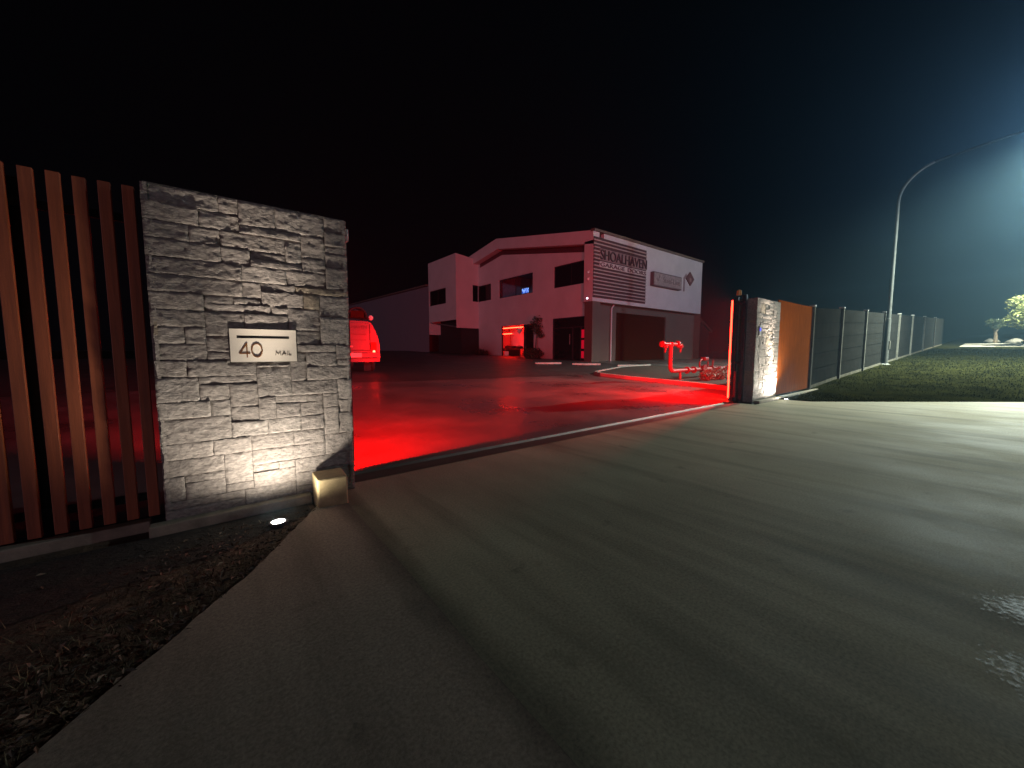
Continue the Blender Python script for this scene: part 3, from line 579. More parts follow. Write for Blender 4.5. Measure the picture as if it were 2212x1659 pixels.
m = MB(); m.box(XW + 0.06, XW + 0.12, 24.98, 26.25, 0.43, 3.52); lf = m.build('door_leaf', darkmet, bd); q = MB(); q.box(XW + 0.02, XW + 0.058, 26.05, 26.10, 1.3, 1.6); q.build('handle', galv, lf)
q = MB(); q.box(XW + 0.04, XW + 0.058, 25.1, 26.0, 1.0, 3.3); q.build('pane', darkglass, lf)
for y in (26.252, 29.52):
    m = MB(); m.box(XW + 0.03, XW + 0.14, y, y + 0.078, 0.43, 3.53); m.build('door_frame', darkmet, bd)
batm = emis('red_batten', (1.0, 0.008, 0.003), 110)
gl_ = 'red light battens inside the workshop'
for (bx, ba, bb, bz, lab) in ((XW + 1.5, 28.2, 31.7, 3.47, 'glowing red light batten along the top of the doorway'), (XW + 1.52, 29.9, 31.9, 2.90, 'shorter red light batten deeper inside the doorway')):
    r = empty('light_batten', (bx, (ba + bb) / 2, bz), lab, 'light', gl_)
    q = MB(); q.box(bx - 0.05, bx + 0.05, ba, bb, bz + 0.045, bz + 0.075); q.build('channel', whitepaint, r)
    q = MB(); q.tube([(bx, ba, bz), (bx, bb, bz)], 0.032, 8); q.build('tube', batm, r)
lamp('workshop_bulb', 'AREA', (XW + 2.2, 29.6, 3.6), 22, (1.0, 0.001, 0.004), bd, aim=(0, 0, -1), shape='RECTANGLE', size=2.5, size_y=4.5)
r = empty('workbench', (XW + 1.6, 29.6, 0.43), 'dark cluttered workbench seen through the red doorway', 'workbench')
q = MB(); q.box(XW + 1.2, XW + 1.9, 28.3, 31.0, 1.40, 1.47); q.build('bench_top', blackm, r, bevel=0.01)
for (a, b) in ((XW + 1.22, 28.35), (XW + 1.22, 30.88), (XW + 1.8, 28.35), (XW + 1.8, 30.88)):
    q = MB(); q.box(a, a + .08, b, b + .08, 0.43, 1.399); q.build('leg', blackm, r)
q = MB(); q.box(XW + 1.3, XW + 1.34, 28.45, 30.85, 0.5, 1.38); q.build('back_panel', doorm, r)
for i, (a, b, h, lab) in enumerate(((29.5, 30.8, 0.26, 'long dark toolbox on the left of the workbench'), (28.4, 29.1, 0.2, 'squat dark toolbox on the right of the workbench'))):
    t = empty('toolbox', (XW + 1.5, (a + b) / 2, 1.471), lab, 'toolbox')
    q = MB(); q.prism([(XW + 1.3, a, 1.471), (XW + 1.3, b, 1.471), (XW + 1.3, b, 1.471 + h * .8), (XW + 1.3, (a + b) / 2 + .1, 1.471 + h), (XW + 1.3, a, 1.471 + h * .85)], (0.4, 0, 0)); q.build('body', blackm, t, bevel=0.01)
    q = MB(); q.tube([(XW + 1.5, a + .15, 1.47 + h * .8), (XW + 1.5, a + .2, 1.47 + h + .07), (XW + 1.5, b - .2, 1.47 + h + .07), (XW + 1.5, b - .15, 1.47 + h * .75)], 0.015, 6); q.build('handle', darkmet, t)
r = empty('bar_fridge', (XW + 0.9, 30.4, 0.43), 'pale bar fridge at the left foot of the red doorway', 'fridge')
q = MB(); q.box(XW + 0.65, XW + 1.15, 29.95, 30.75, 0.43, 1.18); q.build('body', whitepaint, r, bevel=0.02); q = MB(); q.box(XW + 0.61, XW + 0.648, 29.97, 30.73, 0.5, 1.16); dd = q.build('door', whitepaint, r, bevel=0.01); q = MB(); q.box(XW + 0.585, XW + 0.609, 30.0, 30.04, 0.7, 1.05); q.build('handle', galv, dd)
r = empty('hanging_lamp', (XW + 1.4, 28.6, 3.7), 'pointed pale lamp shade hanging in the red doorway', 'lamp')
q = MB(); q.lathe((XW + 1.4, 28.6, 2.80), [(0.02, 0.0), (0.18, 0.22), (0.30, 0.42), (0.27, 0.56), (0.12, 0.62)], 18); q.build('shade', whitepaint, r, smooth=50); q = MB(); q.tube([(XW + 1.4, 28.6, 3.42), (XW + 1.4, 28.6, 3.74)], 0.012, 6); q.build('cord', blackm, r)
# glazed second entrance
m = MB(); m.box(XW + 0.10, XW + 0.13, D2[0], D2[1], D2[2], D2[3]); m.build('entrance_glass', darkglass, bd)
m = MB()
for (a, b, c, d) in ((D2[0], D2[1], 3.72, 3.80), (D2[0], D2[1], 2.98, 3.06), (22.58, 22.68, 0.4, 3.72), (20.5, 20.58, 0.4, 2.98), (19.66, 19.74, 0.4, 2.98)): m.box(XW + 0.04, XW + 0.098, a, b, c, d)
m.build('entrance_frame', darkmet, bd)
m = MB(); m.tube([(XW - 0.02, 20.75, 1.7), (XW - 0.02, 20.75, 2.5)], 0.03, 8); m.build('door_handle', galv, bd)
for (c, d) in ((0.66, 1.19), (1.38, 2.02), (2.18, 2.80)):
    m = MB(); m.box(XW + 0.03, XW + 0.095, 18.97, 19.62, c, d); m.build('sidelight', emis('red_sidelight', (1.0, 0.004, 0.035), 0.42, (0.2, 0.02, 0.02)), bd, bevel=0.03)
# fittings on the corner
for (z, r_, e, lab) in ((6.72, 0.085, 0, 'upper pale camera dome on the corner pier'), (6.25, 0.10, 0, 'middle pale camera dome on the corner pier')):
    q = MB(); q.ball((XF - 0.08, YB + 0.35, z), r_); q.box(XF - 0.08, XF - 0.002, YB + 0.28, YB + 0.42, z + 0.03, z + 0.13); tag(q.build('camera_dome', whitepaint, smooth=50), lab, 'camera', 'fittings on the corner pier')
q = empty('wall_light', (XF - 0.1, YB + 0.4, 4.85), 'tiny lit security light low on the corner pier', 'light')
k = MB(); k.box(XF - 0.10, XF - 0.002, YB + 0.28, YB + 0.46, 4.84, 5.02); k.build('housing', whitepaint, q, bevel=0.01); k = MB(); k.ball((XF - 0.13, YB + 0.37, 4.92), 0.05); k.build('lens', emis('small_light', (1.0, 0.75, 1.0), 6), q)
# sign screen
q = empty('sign_screen', (24.5, YB - 0.1, 4.95), 'slatted sign screen lettered SHOALHAVEN on the upper front corner', 'sign')
k = MB(); k.box(XF + 0.02, 27.85, YB - 0.05, YB - 0.003, 4.98, 9.14); k.build('backing', louvrebk, q)
k = MB(); nsl = 16
for i in range(nsl):
    z = 5.12 + i * (4.0 / nsl)
    if 7.05 < z + 0.05 < 8.45: k.box(XF - 0.05, 22.02, YB - 0.16, YB - 0.06, z, z + 0.08)
    else: k.box(XF - 0.05, 27.85, YB - 0.12, YB - 0.06, z, z + 0.08)
k.build('slats', louvrem, q)
k = MB(); k.box(22.05, 27.84, YB - 0.10, YB - 0.06, 7.60, 8.42); k.build('name_panel', mat('name_panel', (0.24, 0.15, 0.15), 0.6, bump=0), q)
k = text_mb('SHOALHAVEN', 0.98, face_matrix((22.1, YB - 0.135, 7.67), (1, 0, 0), (0, 0, 1)), 0.06, width=5.7); k.build('lettering', signdark, q)
k = MB(); k.box(22.05, 27.84, YB - 0.10, YB - 0.06, 7.12, 7.52); k.build('name_panel', signpale, q)
for (wd_, x_, l_) in (('GARAGE', 22.12, 2.85), ('DOORS', 25.33, 2.40)):
    k = text_mb(wd_, 0.40, face_matrix((x_, YB - 0.12, 7.18), (1, 0, 0), (0, 0, 1)), 0.04, width=l_); k.build('lettering', mat('sign_red', (0.10, 0.022, 0.03), 0.6, bump=0), q)
q = empty('box_sign', (30.7, YB - 0.2, 6.5), 'long flat box sign with a tick on the upper front wall', 'sign')
k = MB(); k.box(28.55, 32.92, YB - 0.32, YB - 0.003, 6.5, 7.60); k.build('case', mat('box_edge', (0.13, 0.07, 0.075), 0.6, bump=0), q); k = MB(); k.box(28.62, 32.86, YB - 0.335, YB - 0.3205, 6.58, 7.53); k.build('face', mat('box_face', (0.32, 0.25, 0.24), 0.6, bump=0), q)
k = text_mb('Steel-Line', 0.62, face_matrix((29.9, YB - 0.342, 6.86), (1, 0, 0), (0, 0, 1)), 0.008, width=2.7); k.build('lettering', mat('box_letter', (0.17, 0.105, 0.105), 0.6, bump=0), q)
k = MB(); strokes(k, face_matrix((29.0, YB - 0.3365, 6.9), (1, 0, 0), (0, 0, 1)), [[(0, .18), (.14, 0), (.40, .42)]], 0.10, 0.006); k.build('tick_mark', mat('box_letter', (0.17, 0.105, 0.105), 0.6, bump=0), q)
q = empty('emblem_sign', (34.7, YB - 0.1, 6.6), 'diamond shaped emblem beside a hooked stroke on the upper front wall', 'sign')
k = MB(); k.prism([(34.10, YB - 0.08, 7.76), (34.85, YB - 0.08, 8.36), (35.62, YB - 0.08, 7.76), (34.95, YB - 0.08, 7.12)], (0, 0.077, 0)); k.build('diamond', mat('emblem_red', (0.15, 0.05, 0.05), 0.6, bump=0), q)
k = MB(); k.ball((34.9, YB - 0.081, 7.66), 0.2, sq=(1, 0.05, 1)); k.build('centre_dot', mat('emblem_pale', (0.3, 0.18, 0.16), 0.6, bump=0), q)
k = MB(); strokes(k, face_matrix((33.9, YB - 0.002, 6.6), (1, 0, 0), (0, 0, 1)), [[(0.02, 0.0), (0.02, 1.12), (0.35, 1.42)]], 0.2, 0.04); k.build('hook_stroke', mat('emblem_grey', (0.27, 0.19, 0.2), 0.6, bump=0), q)

# long shed behind, neighbour shed
sh = empty('long_shed', (21, 56, 0.8), 'long low dark shed stretching back behind the workshop wing', 'shed')
m = MB(); m.quad((XG, 39.5, 0.5), (XG, 80, 0.5), (XG, 80, 9.25), (XG, 39.5, 8.45)); m.quad((XG, 80, .5), (XG + 14, 80, .5), (XG + 14, 80, 11), (XG, 80, 9.25)); m.build('wall', shedm, sh)
m = MB(); m.quad((XG - .25, 39.5, 8.42), (XG - .25, 80.2, 9.22), (XG + 14, 80.2, 11), (XG + 14, 39.5, 11)); m.build('roof', shedm, sh)
m = MB(); m.prism([(XG - .32, 39.5, 8.30), (XG - .02, 39.5, 8.30), (XG - .02, 39.5, 8.46), (XG - .32, 39.5, 8.46)], (0, 40.6, 0.8)); m.build('gutter', grey_shaded, sh)
m = MB()
m = MB(); nb = empty('neighbour_shed', (66, 38, 1), 'distant dim shed roof sloping down right of the workshop', 'shed')
m.prism([(58, 36, 0), (78, 36, 0), (78, 36, 5.2), (64, 36, 11.5), (58, 36, 11.5)], (0, 14, 0)); m.build('wall', mat('dim_wall', (0.02, 0.024, 0.022), 0.8), nb)
m = MB(); m.prism([(63.6, 35.6, 12.0), (78.6, 35.6, 5.2), (78.6, 35.6, 4.8), (63.6, 35.6, 11.6)], (0, 15, 0)); m.build('roof', mat('dim_roof', (0.075, 0.09, 0.075), 0.7), nb)

# ------------------------------------------------------------------ garden bed, kerb, wheel stops
kz = lambda x, y: 0.0293 * (y - 3.7)
tag(sheet('garden_bed', [(12.2, 4.3), (21, 4.3), (21, 12.7), (17.6, 12.63), (12.75, 10.55), (12.32, 8.7), (12.3, 6.8)], soil, 0.09, 1.5, hf=lambda x, y: kz(x, y)), kind='structure')
kb = MB(); line = [(10.9, 4.05), (11.95, 4.75), (12.15, 5.6), (12.24, 6.8), (12.25, 8.7), (12.45, 10.0), (12.9, 10.7), (13.6, 11.1), (17.6, 12.7), (21, 13.2)]
for (a, b) in zip(line[:-1], line[1:]):
    d = Vector((b[0] - a[0], b[1] - a[1])).normalized(); n = Vector((d.y, -d.x)) * 0.15
    q = [(a[0], a[1]), (b[0] + d.x * .012, b[1] + d.y * .012), (b[0] + n.x, b[1] + n.y), (a[0] + n.x, a[1] + n.y)]
    lo = [(x, y, kz(x, y) - 0.05) for x, y in q]; hi = [(x, y, kz(x, y) + 0.13) for x, y in q]
    kb.add(lo + hi, [[0, 1, 2, 3], [4, 5, 6, 7], [0, 1, 5, 4], [1, 2, 6, 5], [2, 3, 7, 6], [3, 0, 4, 7]])
tag(kb.build('garden_kerb', mat('kerb_concrete', (0.32, 0.30, 0.28), 0.7, var=0.15, bump=0.2), bevel=0.015), 'concrete kerb edging the garden bed inside the gate', 'kerb')
ws = None; wg = 'concrete wheel stops before the workshop'
for i, (a, b, lab) in enumerate((((15.75, 17.5), (17.10, 16.94), 'concrete wheel stop before the red doorway, leftmost of three'), ((17.41, 16.24), (18.74, 14.93), 'concrete wheel stop before the dark glass entrance, middle of three'), ((18.91, 14.0), (20.34, 12.9), 'concrete wheel stop before the roller door, rightmost of three'))):
    A, B = Vector(a), Vector(b); c = (A + B) / 2; ln = (B - A).length
    if ws is None:
        k = MB(); k.prism([(-.85, -.08, 0), (-.85, .08, 0), (-.85, .055, .11), (-.85, -.055, .11)], (1.7, 0, 0)); ws = k.build('wheel_stop', mat('stop_concrete', (0.5, 0.46, 0.44), 0.7, bump=0.1), bevel=0.012); o = ws
    else: o = ws.copy(); COL.objects.link(o)
    o.location = (c.x, c.y, kz(0, c.y)); o.rotation_euler = (0, 0, math.atan2(B.y - A.y, B.x - A.x)); o.scale = (1, 1, 1)
    tag(o, lab, 'wheel stop', wg)

# ------------------------------------------------------------------ fire booster pipework
fb = empty('fire_booster', (13.2, 7.0, 0.1), 'red fire booster pipework standing in the garden bed', 'pipework')
Y7 = 7.0; pr = 0.072
def arc(c, r, a0, a1, n=8): return [(c[0] + r * math.cos(a0 + (a1 - a0) * k / n), Y7, c[1] + r * math.sin(a0 + (a1 - a0) * k / n)) for k in range(n + 1)]
m = MB(); m.tube([(12.45, Y7, 1.40)] + arc((12.62, 0.68), 0.17, math.pi, 1.5 * math.pi) + [(16.9, Y7, 0.51)], pr, 14); m.build('main_pipe', boosterm, fb, smooth=40)
m = MB(); m.tube([(11.98, Y7, 1.43), (12.95, Y7, 1.43)], 0.062, 12); m.tube([(12.45, Y7, 1.36), (12.45, Y7, 1.50)], 0.09, 12); m.build('header', boosterm, fb, smooth=40)
for (x, dz) in ((11.92, 0), (12.90, 0.02)):
    m = MB(); m.lathe((x - 0.06, Y7, 1.43 + dz), [(0.07, 0), (0.105, 0.02), (0.105, 0.09), (0.07, 0.12)], 14, 'x'); m.lathe((x, Y7 - 0.05, 1.36), [(0.05, 0.0), (0.075, -0.06), (0.06, -0.13)], 12, 'y'); vo_ = m.build('inlet_valve', boosterm, fb, smooth=40)
    q = MB(); q.tube([(x + 0.1, Y7 - 0.05, 1.33), (x + 0.1, Y7 - 0.05, 1.15)], [0.03, 0.036], 8); q.build('hanging_cap', boosterm, vo_)
m = MB(); m.ball((12.88, Y7 - 0.07, 1.38), 0.10, sq=(1.2, 1, 0.9)); m.build('valve_body', boosterm, fb, smooth=50)
m = MB(); m.ball((13.10, Y7 - 0.05, 1.42), 0.035); m.build('brass_stud', brass, fb)
for x in (13.14, 16.2):
    m = MB(); m.tube([(x, Y7, 0.1), (x, Y7, 0.44)], 0.045, 10); m.box(x - .09, x + .09, Y7 - .09, Y7 + .09, 0.17, 0.20); m.build('support_leg', boosterm, fb)
for x in (13.6, 14.1, 14.75, 15.5):
    m = MB(); m.lathe((x, Y7, 0.51), [(0.125, -0.02), (0.125, 0.02)], 16, 'x'); m.build('flange', boosterm, fb)
m = MB(); m.tube([(14.55, Y7, 0.56), (14.52, Y7, 0.72), (14.60, Y7, 0.86), (14.78, Y7, 0.90)], 0.03, 8); m.tube([(15.2, Y7, 0.56), (15.2, Y7, 0.80)], 0.025, 8); m.tube([(15.6, Y7, 0.56), (15.62, Y7, 0.85)], 0.025, 8); m.build('riser_tube', boosterm, fb, smooth=50)
m = MB(); m.box(14.78, 15.06, Y7 - .10, Y7 + .10, 0.83, 0.97); m.build('gauge_box', boosterm, fb, bevel=0.03)
m = MB(); m.lathe((14.75, Y7 - 0.10, 0.55), [(0.15, -0.02), (0.15, 0.02), (0.03, 0.03)], 18, 'y'); m.build('handwheel', boosterm, fb, smooth=40)

# ------------------------------------------------------------------ plants
def leaf_cloud(mb, c, rad, n, size, rnd, sq=(1, 1, 1), hollow=0.35, zmin=-9):
    for _ in range(n):
        d = Vector((rnd.gauss(0, 1), rnd.gauss(0, 1), rnd.gauss(0, 1))).normalized(); r_ = rad * (hollow + (1 - hollow) * rnd.random() ** 0.6)
        p = Vector(c) + Vector((d.x * sq[0], d.y * sq[1], d.z * sq[2])) * r_
        if p.z < zmin: continue
        a = Vector((rnd.gauss(0, 1), rnd.gauss(0, 1), rnd.gauss(0, .6))).normalized(); b = a.cross(Vector((rnd.gauss(0, 1), rnd.gauss(0, 1), rnd.gauss(0, 1)))).normalized()
        s_ = size * rnd.uniform(.6, 1.3)
        mb.add([p - a * s_, p + b * s_ * .38, p + a * s_, p - b * s_ * .38], [[0, 1, 2, 3]])
def shrub(x, y, r_, lab, mat_=leafd, n=500, size=0.05, sq=(1, 1, .85), grp='low shrubs in the garden bed', zb=None):
    z = (kz(x, y) + 0.09) if zb is None else zb; rnd = random.Random(int(x * 97 + y * 31)); o = empty('shrub', (x, y, z), lab, 'shrub', grp)
    m = MB()
    for k in range(5): a = rnd.uniform(0, 6.28); m.tube([(x, y, z - .02), (x + .3 * r_ * math.cos(a), y + .3 * r_ * math.sin(a), z + r_ * .5 * sq[2]), (x + .6 * r_ * math.cos(a), y + .6 * r_ * math.sin(a), z + r_ * sq[2])], [.02, .014, .006], 5)
    m.build('stem', bark, o)
    m = MB(); leaf_cloud(m, (x, y, z + r_ * sq[2] * .85), r_, n, size, rnd, sq, .3, z); m.build('foliage', mat_, o)
    return o
flower = mat('pale_leaf', (0.22, 0.20, 0.16), 0.6, var=0.4, scale=3, bump=0)
for (x, y, r_, lab) in ((13.75, 6.35, .26, 'small shrub in the bed nearest the booster leg'), (14.55, 6.3, .30, 'second shrub from the booster leg, in front of its pipe'), (15.45, 6.25, .36, 'largest shrub in front of the booster pipe'), (16.5, 6.3, .33, 'shrub at the far end of the booster pipe')): shrub(x, y, r_, lab, flower, 420, .055)
gb = 'dark shrubs against the workshop wall'
shrub(20.9, 23.7, .75, 'low round dark shrub right of the red doorway', leafd, 900, .09, (1.1, 1.25, .75), gb, 0.47)
shrub(20.9, 31.3, .7, 'low round dark shrub left of the red doorway', leafd, 700, .09, (1, 1.2, .75), gb, 0.5)
o = empty('slender_tree', (21.3, 23.9, .48), 'slender dark small tree beside the red doorway', 'tree')
m = MB(); m.tube([(21.3, 23.9, .4), (21.33, 23.85, 1.6), (21.3, 23.7, 2.9), (21.3, 23.6, 3.7)], [.05, .04, .025, .01], 7); m.build('trunk', bark, o)
m = MB(); rnd = random.Random(5)
for c in ((21.3, 23.8, 2.9), (21.2, 23.4, 3.2), (21.35, 24.2, 3.4), (21.3, 23.6, 3.8), (21.3, 23.3, 2.6)): leaf_cloud(m, c, .42, 110, .10, rnd, (1, 1, .8), .1)
m.build('crown', leafd, o)

# ------------------------------------------------------------------ parked van seen from behind
vx, vy, vz = 4.55, 15.6, 0.348
vn = empty('parked_van', (vx, vy, vz), 'white work van parked with its tail light lit', 'van')
prof = [(0.95, 0.42), (0.972, 0.60), (0.965, 1.12), (0.90, 1.40), (0.82, 1.66), (0.70, 1.90), (0.60, 2.02), (0.40, 2.055)]
def sec(y, zs, wsx):
    right = [(vx + a * wsx, y, vz + 0.42 + (b - 0.42) * zs) for a, b in prof]; left = [(vx - a * wsx, y, vz + 0.42 + (b - 0.42) * zs) for a, b in prof[::-1]]
    return right + left
secs = [(vy + 0.02, .985, .985), (vy + 0.10, 1, 1), (vy + 2.9, 1, 1), (vy + 3.35, .92, .98), (vy + 3.95, .46, .97), (vy + 4.7, .40, .92), (vy + 4.85, .30, .86)]
m = MB(); rings = [sec(*s_) for s_ in secs]; n = len(rings[0]); vsb = [p for r_ in rings for p in r_]; fsb = []
for i in range(len(rings) - 1):
    for k in range(n): fsb.append([i * n + k, i * n + (k + 1) % n, (i + 1) * n + (k + 1) % n, (i + 1) * n + k])
fsb += [list(range(n)), [(len(rings) - 1) * n + k for k in range(n)][::-1]]
m.add(vsb, fsb); m.build('body', vanm, vn, smooth=35)
ty = vy + 0.018
m = MB(); m.prism([(vx - .66, ty, vz + .88), (vx + .56, ty, vz + .86), (vx + .57, ty, vz + 1.90), (vx + .5, ty, vz + 1.955), (vx - .5, ty, vz + 1.955), (vx - .66, ty, vz + 1.90)], (0, -.022, 0)); tg = m.build('tailgate', vanm, vn, bevel=0.01)
k = MB(); k.box(vx + .545, vx + .575, ty - .026, ty - .0225, vz + .9, vz + 1.9); k.box(vx - .64, vx + .575, ty - .026, ty - .0225, vz + .868, vz + .897); k.build('gasket', blackm, tg)
k = text_mb('SHOALHAVEN', 0.155, face_matrix((vx - .70, ty - .0245, vz + 1.735), (1, 0, 0), (0, 0, 1)), .004, width=1.14); k.build('lettering', signdark, tg)
k = MB(); k.box(vx - .6, vx + .43, ty - .0255, ty - .0225, vz + 1.485, vz + 1.525); k.box(vx - .6, vx + .44, ty - .0255, ty - .0225, vz + 1.27, vz + 1.295); k.build('stripe', mat('van_stripe', (.09, .04, .04), .4, bump=0), tg)
for (wd_, x_, l_) in (('GARAGE', -.6, .52), ('DOORS', -.02, .44)):
    k = text_mb(wd_, 0.075, face_matrix((vx + x_, ty - .0245, vz + 1.61), (1, 0, 0), (0, 0, 1)), .004, width=l_); k.build('lettering', mat('van_script', (.16, .08, .08), .4, bump=0), tg)
k = MB(); k.box(vx - .24, vx - .1, ty - .05, ty - .0225, vz + .99, vz + 1.06); k.build('handle', galv, tg, bevel=.01)
m = MB(); m.box(vx - .95, vx + .95, vy - .08, vy + .10, vz + .57, vz + .80); bp_ = m.build('bumper', vanm, vn, bevel=.03)
k = MB(); k.box(vx - .30, vx + .20, vy - .095, vy - .0805, vz + .60, vz + .78); k.build('step_plate', mat('step_alloy', (.8, .75, .75), .35, .3, bump=0, var=.05), bp_, bevel=.008)
for s_ in (-1, 1):
    m = MB(); m.box(vx + s_ * .71 - .11, vx + s_ * .71 + .11, vy - .005, vy + .03, vz + .805, vz + 1.20); tl = m.build('tail_light', mat('tail_lens', (.5, .01, .01), .2, bump=0, var=.05), vn, bevel=.02)
    k = MB(); k.ball((vx + s_ * .71, vy - .01, vz + .76 + .07), .055, sq=(1, .4, 1)); k.build('bulb', emis('tail_bulb', (1.0, .03, .015), 32), tl)
    m = MB(); m.box(vx + s_ * .52 - .14, vx + s_ * .52 + .14, vy + .28, vy + .30, vz + .06, vz + .50); m.build('mudflap', rubber, vn)
    for yy in (vy + .75, vy + 3.75):
        m = MB(); m.lathe((vx + s_ * .78 - .11, yy, vz + .33), [(.2, 0), (.31, .0), (.335, .03), (.335, .19), (.31, .22), (.2, .22)], 22, 'x'); wh = m.build('wheel', rubber, vn, smooth=40)
        k = MB(); k.lathe((vx + s_ * .78 - .10, yy, vz + .33), [(.02, 0), (.195, .01), (.195, .19), (.02, .2)], 16, 'x'); k.build('rim', galv, wh)
lamp('tail_bulb_light', 'POINT', (vx + .71, vy - .16, vz + .83), 3.5, (1.0, .001, .0005), vn, shadow_soft_size=.05)
m = MB()
for yy in (vy + .35, vy + 1.4, vy + 2.5): m.tube([(vx - .62, yy, vz + 2.02), (vx - .6, yy, vz + 2.13), (vx + .6, yy, vz + 2.13), (vx + .62, yy, vz + 2.02)], .02, 6)
for xx in (-.6, .6): m.tube([(vx + xx, vy + .2, vz + 2.15), (vx + xx, vy + 2.7, vz + 2.15)], .02, 6)
m.build('roof_rack', blackm, vn)
rb = empty('hose_reel', (vx + .2, vy + .6, vz + 2.17), 'coiled dark hose reel lying on the van roof rack', 'hose reel')
m = MB()
for k in range(5): m.tube([(vx + .22 + .36 * math.cos(t_ * math.pi / 12), vy + .35 + k * .075, vz + 2.17 + .02 + .38 * max(0, math.sin(t_ * math.pi / 12))) for t_ in range(13)], .038, 7)
m.build('hose_coil', rubber, rb, smooth=50)
m = MB(); m.box(vx - .16, vx + .60, vy + .3, vy + .72, vz + 2.155, vz + 2.185); m.box(vx - .05, vx + .48, vy + .36, vy + .66, vz + 2.186, vz + 2.46); m.build('frame', doorm, rb, bevel=.03)
wlm = empty('work_lamp', (vx + .70, vy + .3, vz + 2.05), 'round work lamp on the right edge of the van roof', 'lamp')
m = MB(); m.tube([(vx + .62, vy + .3, vz + 2.03), (vx + .70, vy + .3, vz + 2.12)], .018, 6); m.build('stem', blackm, wlm)
m = MB(); m.ball((vx + .72, vy + .3, vz + 2.19), .095, sq=(1, .8, 1.15)); m.build('head', whitepaint, wlm, smooth=60)

# ------------------------------------------------------------------ verge grass, litter, far roadside
rnd = random.Random(3); m = MB()
for _ in range(26000):
    t = rnd.random() ** 1.7; x = 11.3 + t * 34; y = rnd.uniform(-3.0, 3.5)
    if y < 2.72 - (x - 11.2) * 0.918 + 0.03 or (x > 14.6 and y < -0.4 - (x - 14.6) * 0.11): continue
    s_ = 0.015 + 0.03 * rnd.random(); s_ *= 1 + t; a = rnd.uniform(0, 6.28); z = hz(x, y) + .003; wd = .006 * (1 + 3 * t)
    lx, ly = rnd.gauss(0, .5) * s_, rnd.gauss(0, .5) * s_
    m.add([(x - wd * math.cos(a), y - wd * math.sin(a), z), (x + wd * math.cos(a), y + wd * math.sin(a), z), (x + lx, y + ly, z + s_)], [[0, 1, 2]])
tag(m.build('grass', grassm), kind='stuff')
litm = [mat('litter_brown', (.10, .055, .03), .8, var=.4, bump=0), mat('litter_pale', (.20, .15, .10), .8, var=.3, bump=0), mat('litter_dark', (.04, .025, .018), .8, var=.4, bump=0)]
m = MB(); rnd = random.Random(9)
def edge_x(y):
    for (a, b) in zip(EX[:-1], EX[1:]):
        if b[1] <= y <= a[1]: return b[0] + (a[0] - b[0]) * (y - b[1]) / (a[1] - b[1])
    return EX[-1][0]
for _ in range(3200):
    y = rnd.uniform(0.6, 3.25); x = edge_x(y) - abs(rnd.gauss(0, .45)) + (.06 * rnd.random() ** 3 if rnd.random() < .5 else .0)
    m.cur = rnd.choices([0, 1, 2], [5, 1.2, 4])[0]; s_ = rnd.uniform(.006, .022); a = Vector((rnd.gauss(0, 1), rnd.gauss(0, 1), rnd.gauss(0, .35))).normalized(); b = a.cross(Vector((0, 0, 1))).normalized()
    p = Vector((x, y, (-0.012 if x < edge_x(y) - .004 else 0.008) + rnd.random() * .012)); c = Vector((0, 0, s_ * .4))
    m.add([p - a * s_, p + b * s_ * .35 + c, p + a * s_, p - b * s_ * .35], [[0, 1, 2], [0, 2, 3]])
m.cur = 0; tag(m.build('bark_litter', litm), kind='stuff')
m = MB(); rnd = random.Random(19)
for _ in range(1500):
    y = rnd.uniform(0.7, 2.7); x = edge_x(y) - abs(rnd.gauss(0, .5)) - .02; s_ = rnd.uniform(.02, .06); a = rnd.uniform(0, 6.28)
    m.add([(x - .0025 * math.cos(a), y - .0025 * math.sin(a), -.02), (x + .0025 * math.cos(a), y + .0025 * math.sin(a), -.02), (x + rnd.gauss(0, .6) * s_, y + rnd.gauss(0, .6) * s_, -.02 + s_)], [[0, 1, 2]])
tag(m.build('dry_grass', mat('dry_blade', (.12, .09, .04), .8, var=.4, bump=0), ), kind='stuff')
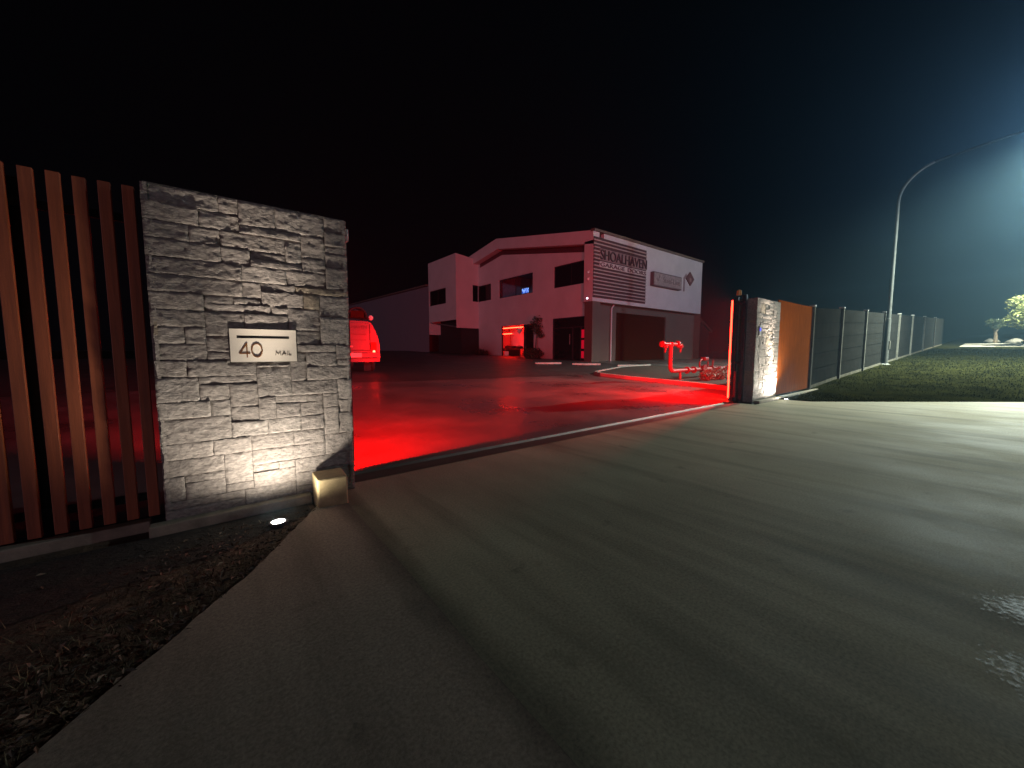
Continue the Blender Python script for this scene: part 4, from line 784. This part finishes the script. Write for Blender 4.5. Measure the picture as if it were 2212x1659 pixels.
def tree(x, y, zb, h, r_, lab, n, size, m_, seed):
    o = empty('roadside_tree', (x, y, zb), lab, 'tree', 'trees at the far end of the verge'); rnd = random.Random(seed)
    t = MB(); t.tube([(x, y, zb - .1), (x + .1, y, zb + h * .3), (x, y + .1, zb + h * .6), (x, y, zb + h * .9)], [.16, .13, .09, .03], 8)
    cs = []
    for k in range(9):
        a = rnd.uniform(0, 6.28); q = Vector((x + r_ * .6 * math.cos(a), y + r_ * .6 * math.sin(a), zb + h * rnd.uniform(.55, .95))); cs.append(q); t.tube([(x, y, zb + h * .45), (q + Vector((x, y, zb + h * .6))) / 2, q], [.06, .04, .015], 5)
    t.build('trunk', bark, o); c = MB()
    for q in cs: leaf_cloud(c, q, r_ * .5, n, size, rnd, (1, 1, .75), .2)
    c.build('crown', m_, o)
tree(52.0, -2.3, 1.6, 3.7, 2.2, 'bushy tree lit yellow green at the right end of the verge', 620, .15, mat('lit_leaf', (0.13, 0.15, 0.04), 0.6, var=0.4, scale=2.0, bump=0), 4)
tree(58.5, 0.4, 1.9, 2.4, .7, 'small dim slim tree left of the lit tree', 120, .10, leafd, 6)
bm_ = mat('pale_boulder', (.09, .088, .08), .8, var=.3, scale=4, bump=.4, bscale=12)
for i, (x, y, r_, lab) in enumerate(((59.0, 0.6, .5, 'pale boulder at the foot of the slim far tree'), (56.6, -0.7, .55, 'pale boulder between the two far trees'), (55.5, -1.5, .45, 'pale boulder under the lit far tree'))):
    k = MB(); k.ball((x, y, hz(x, 0) + .15), r_, 14, 9, (1.2, 1, .6))
    for v in k.v: v += Vector((1, 1, 1)) * .12 * noise.noise(v * 2.1)
    tag(k.build('boulder', bm_, smooth=60, loc=(x, y, hz(x, 0))), lab, 'boulder', 'pale boulders at the far end of the verge')

# ------------------------------------------------------------------ added haze volume, its lamp-lit glow standing in for lens glare
hb = MB(); hb.box(-30, 108, -24, 86, -1.2, 14.5)
hm = bpy.data.materials.new('glare_haze'); hm.use_nodes = True; ht = hm.node_tree; ht.nodes.clear()
ho = ht.nodes.new('ShaderNodeOutputMaterial'); hv = ht.nodes.new('ShaderNodeVolumePrincipled')
hv.inputs['Color'].default_value = (.42, .74, 1.0, 1); hv.inputs['Density'].default_value = 0.0019; hv.inputs['Anisotropy'].default_value = 0.78
ht.links.new(hv.outputs[0], ho.inputs['Volume'])
tag(hb.build('added_glare_haze', hm), kind='stuff')
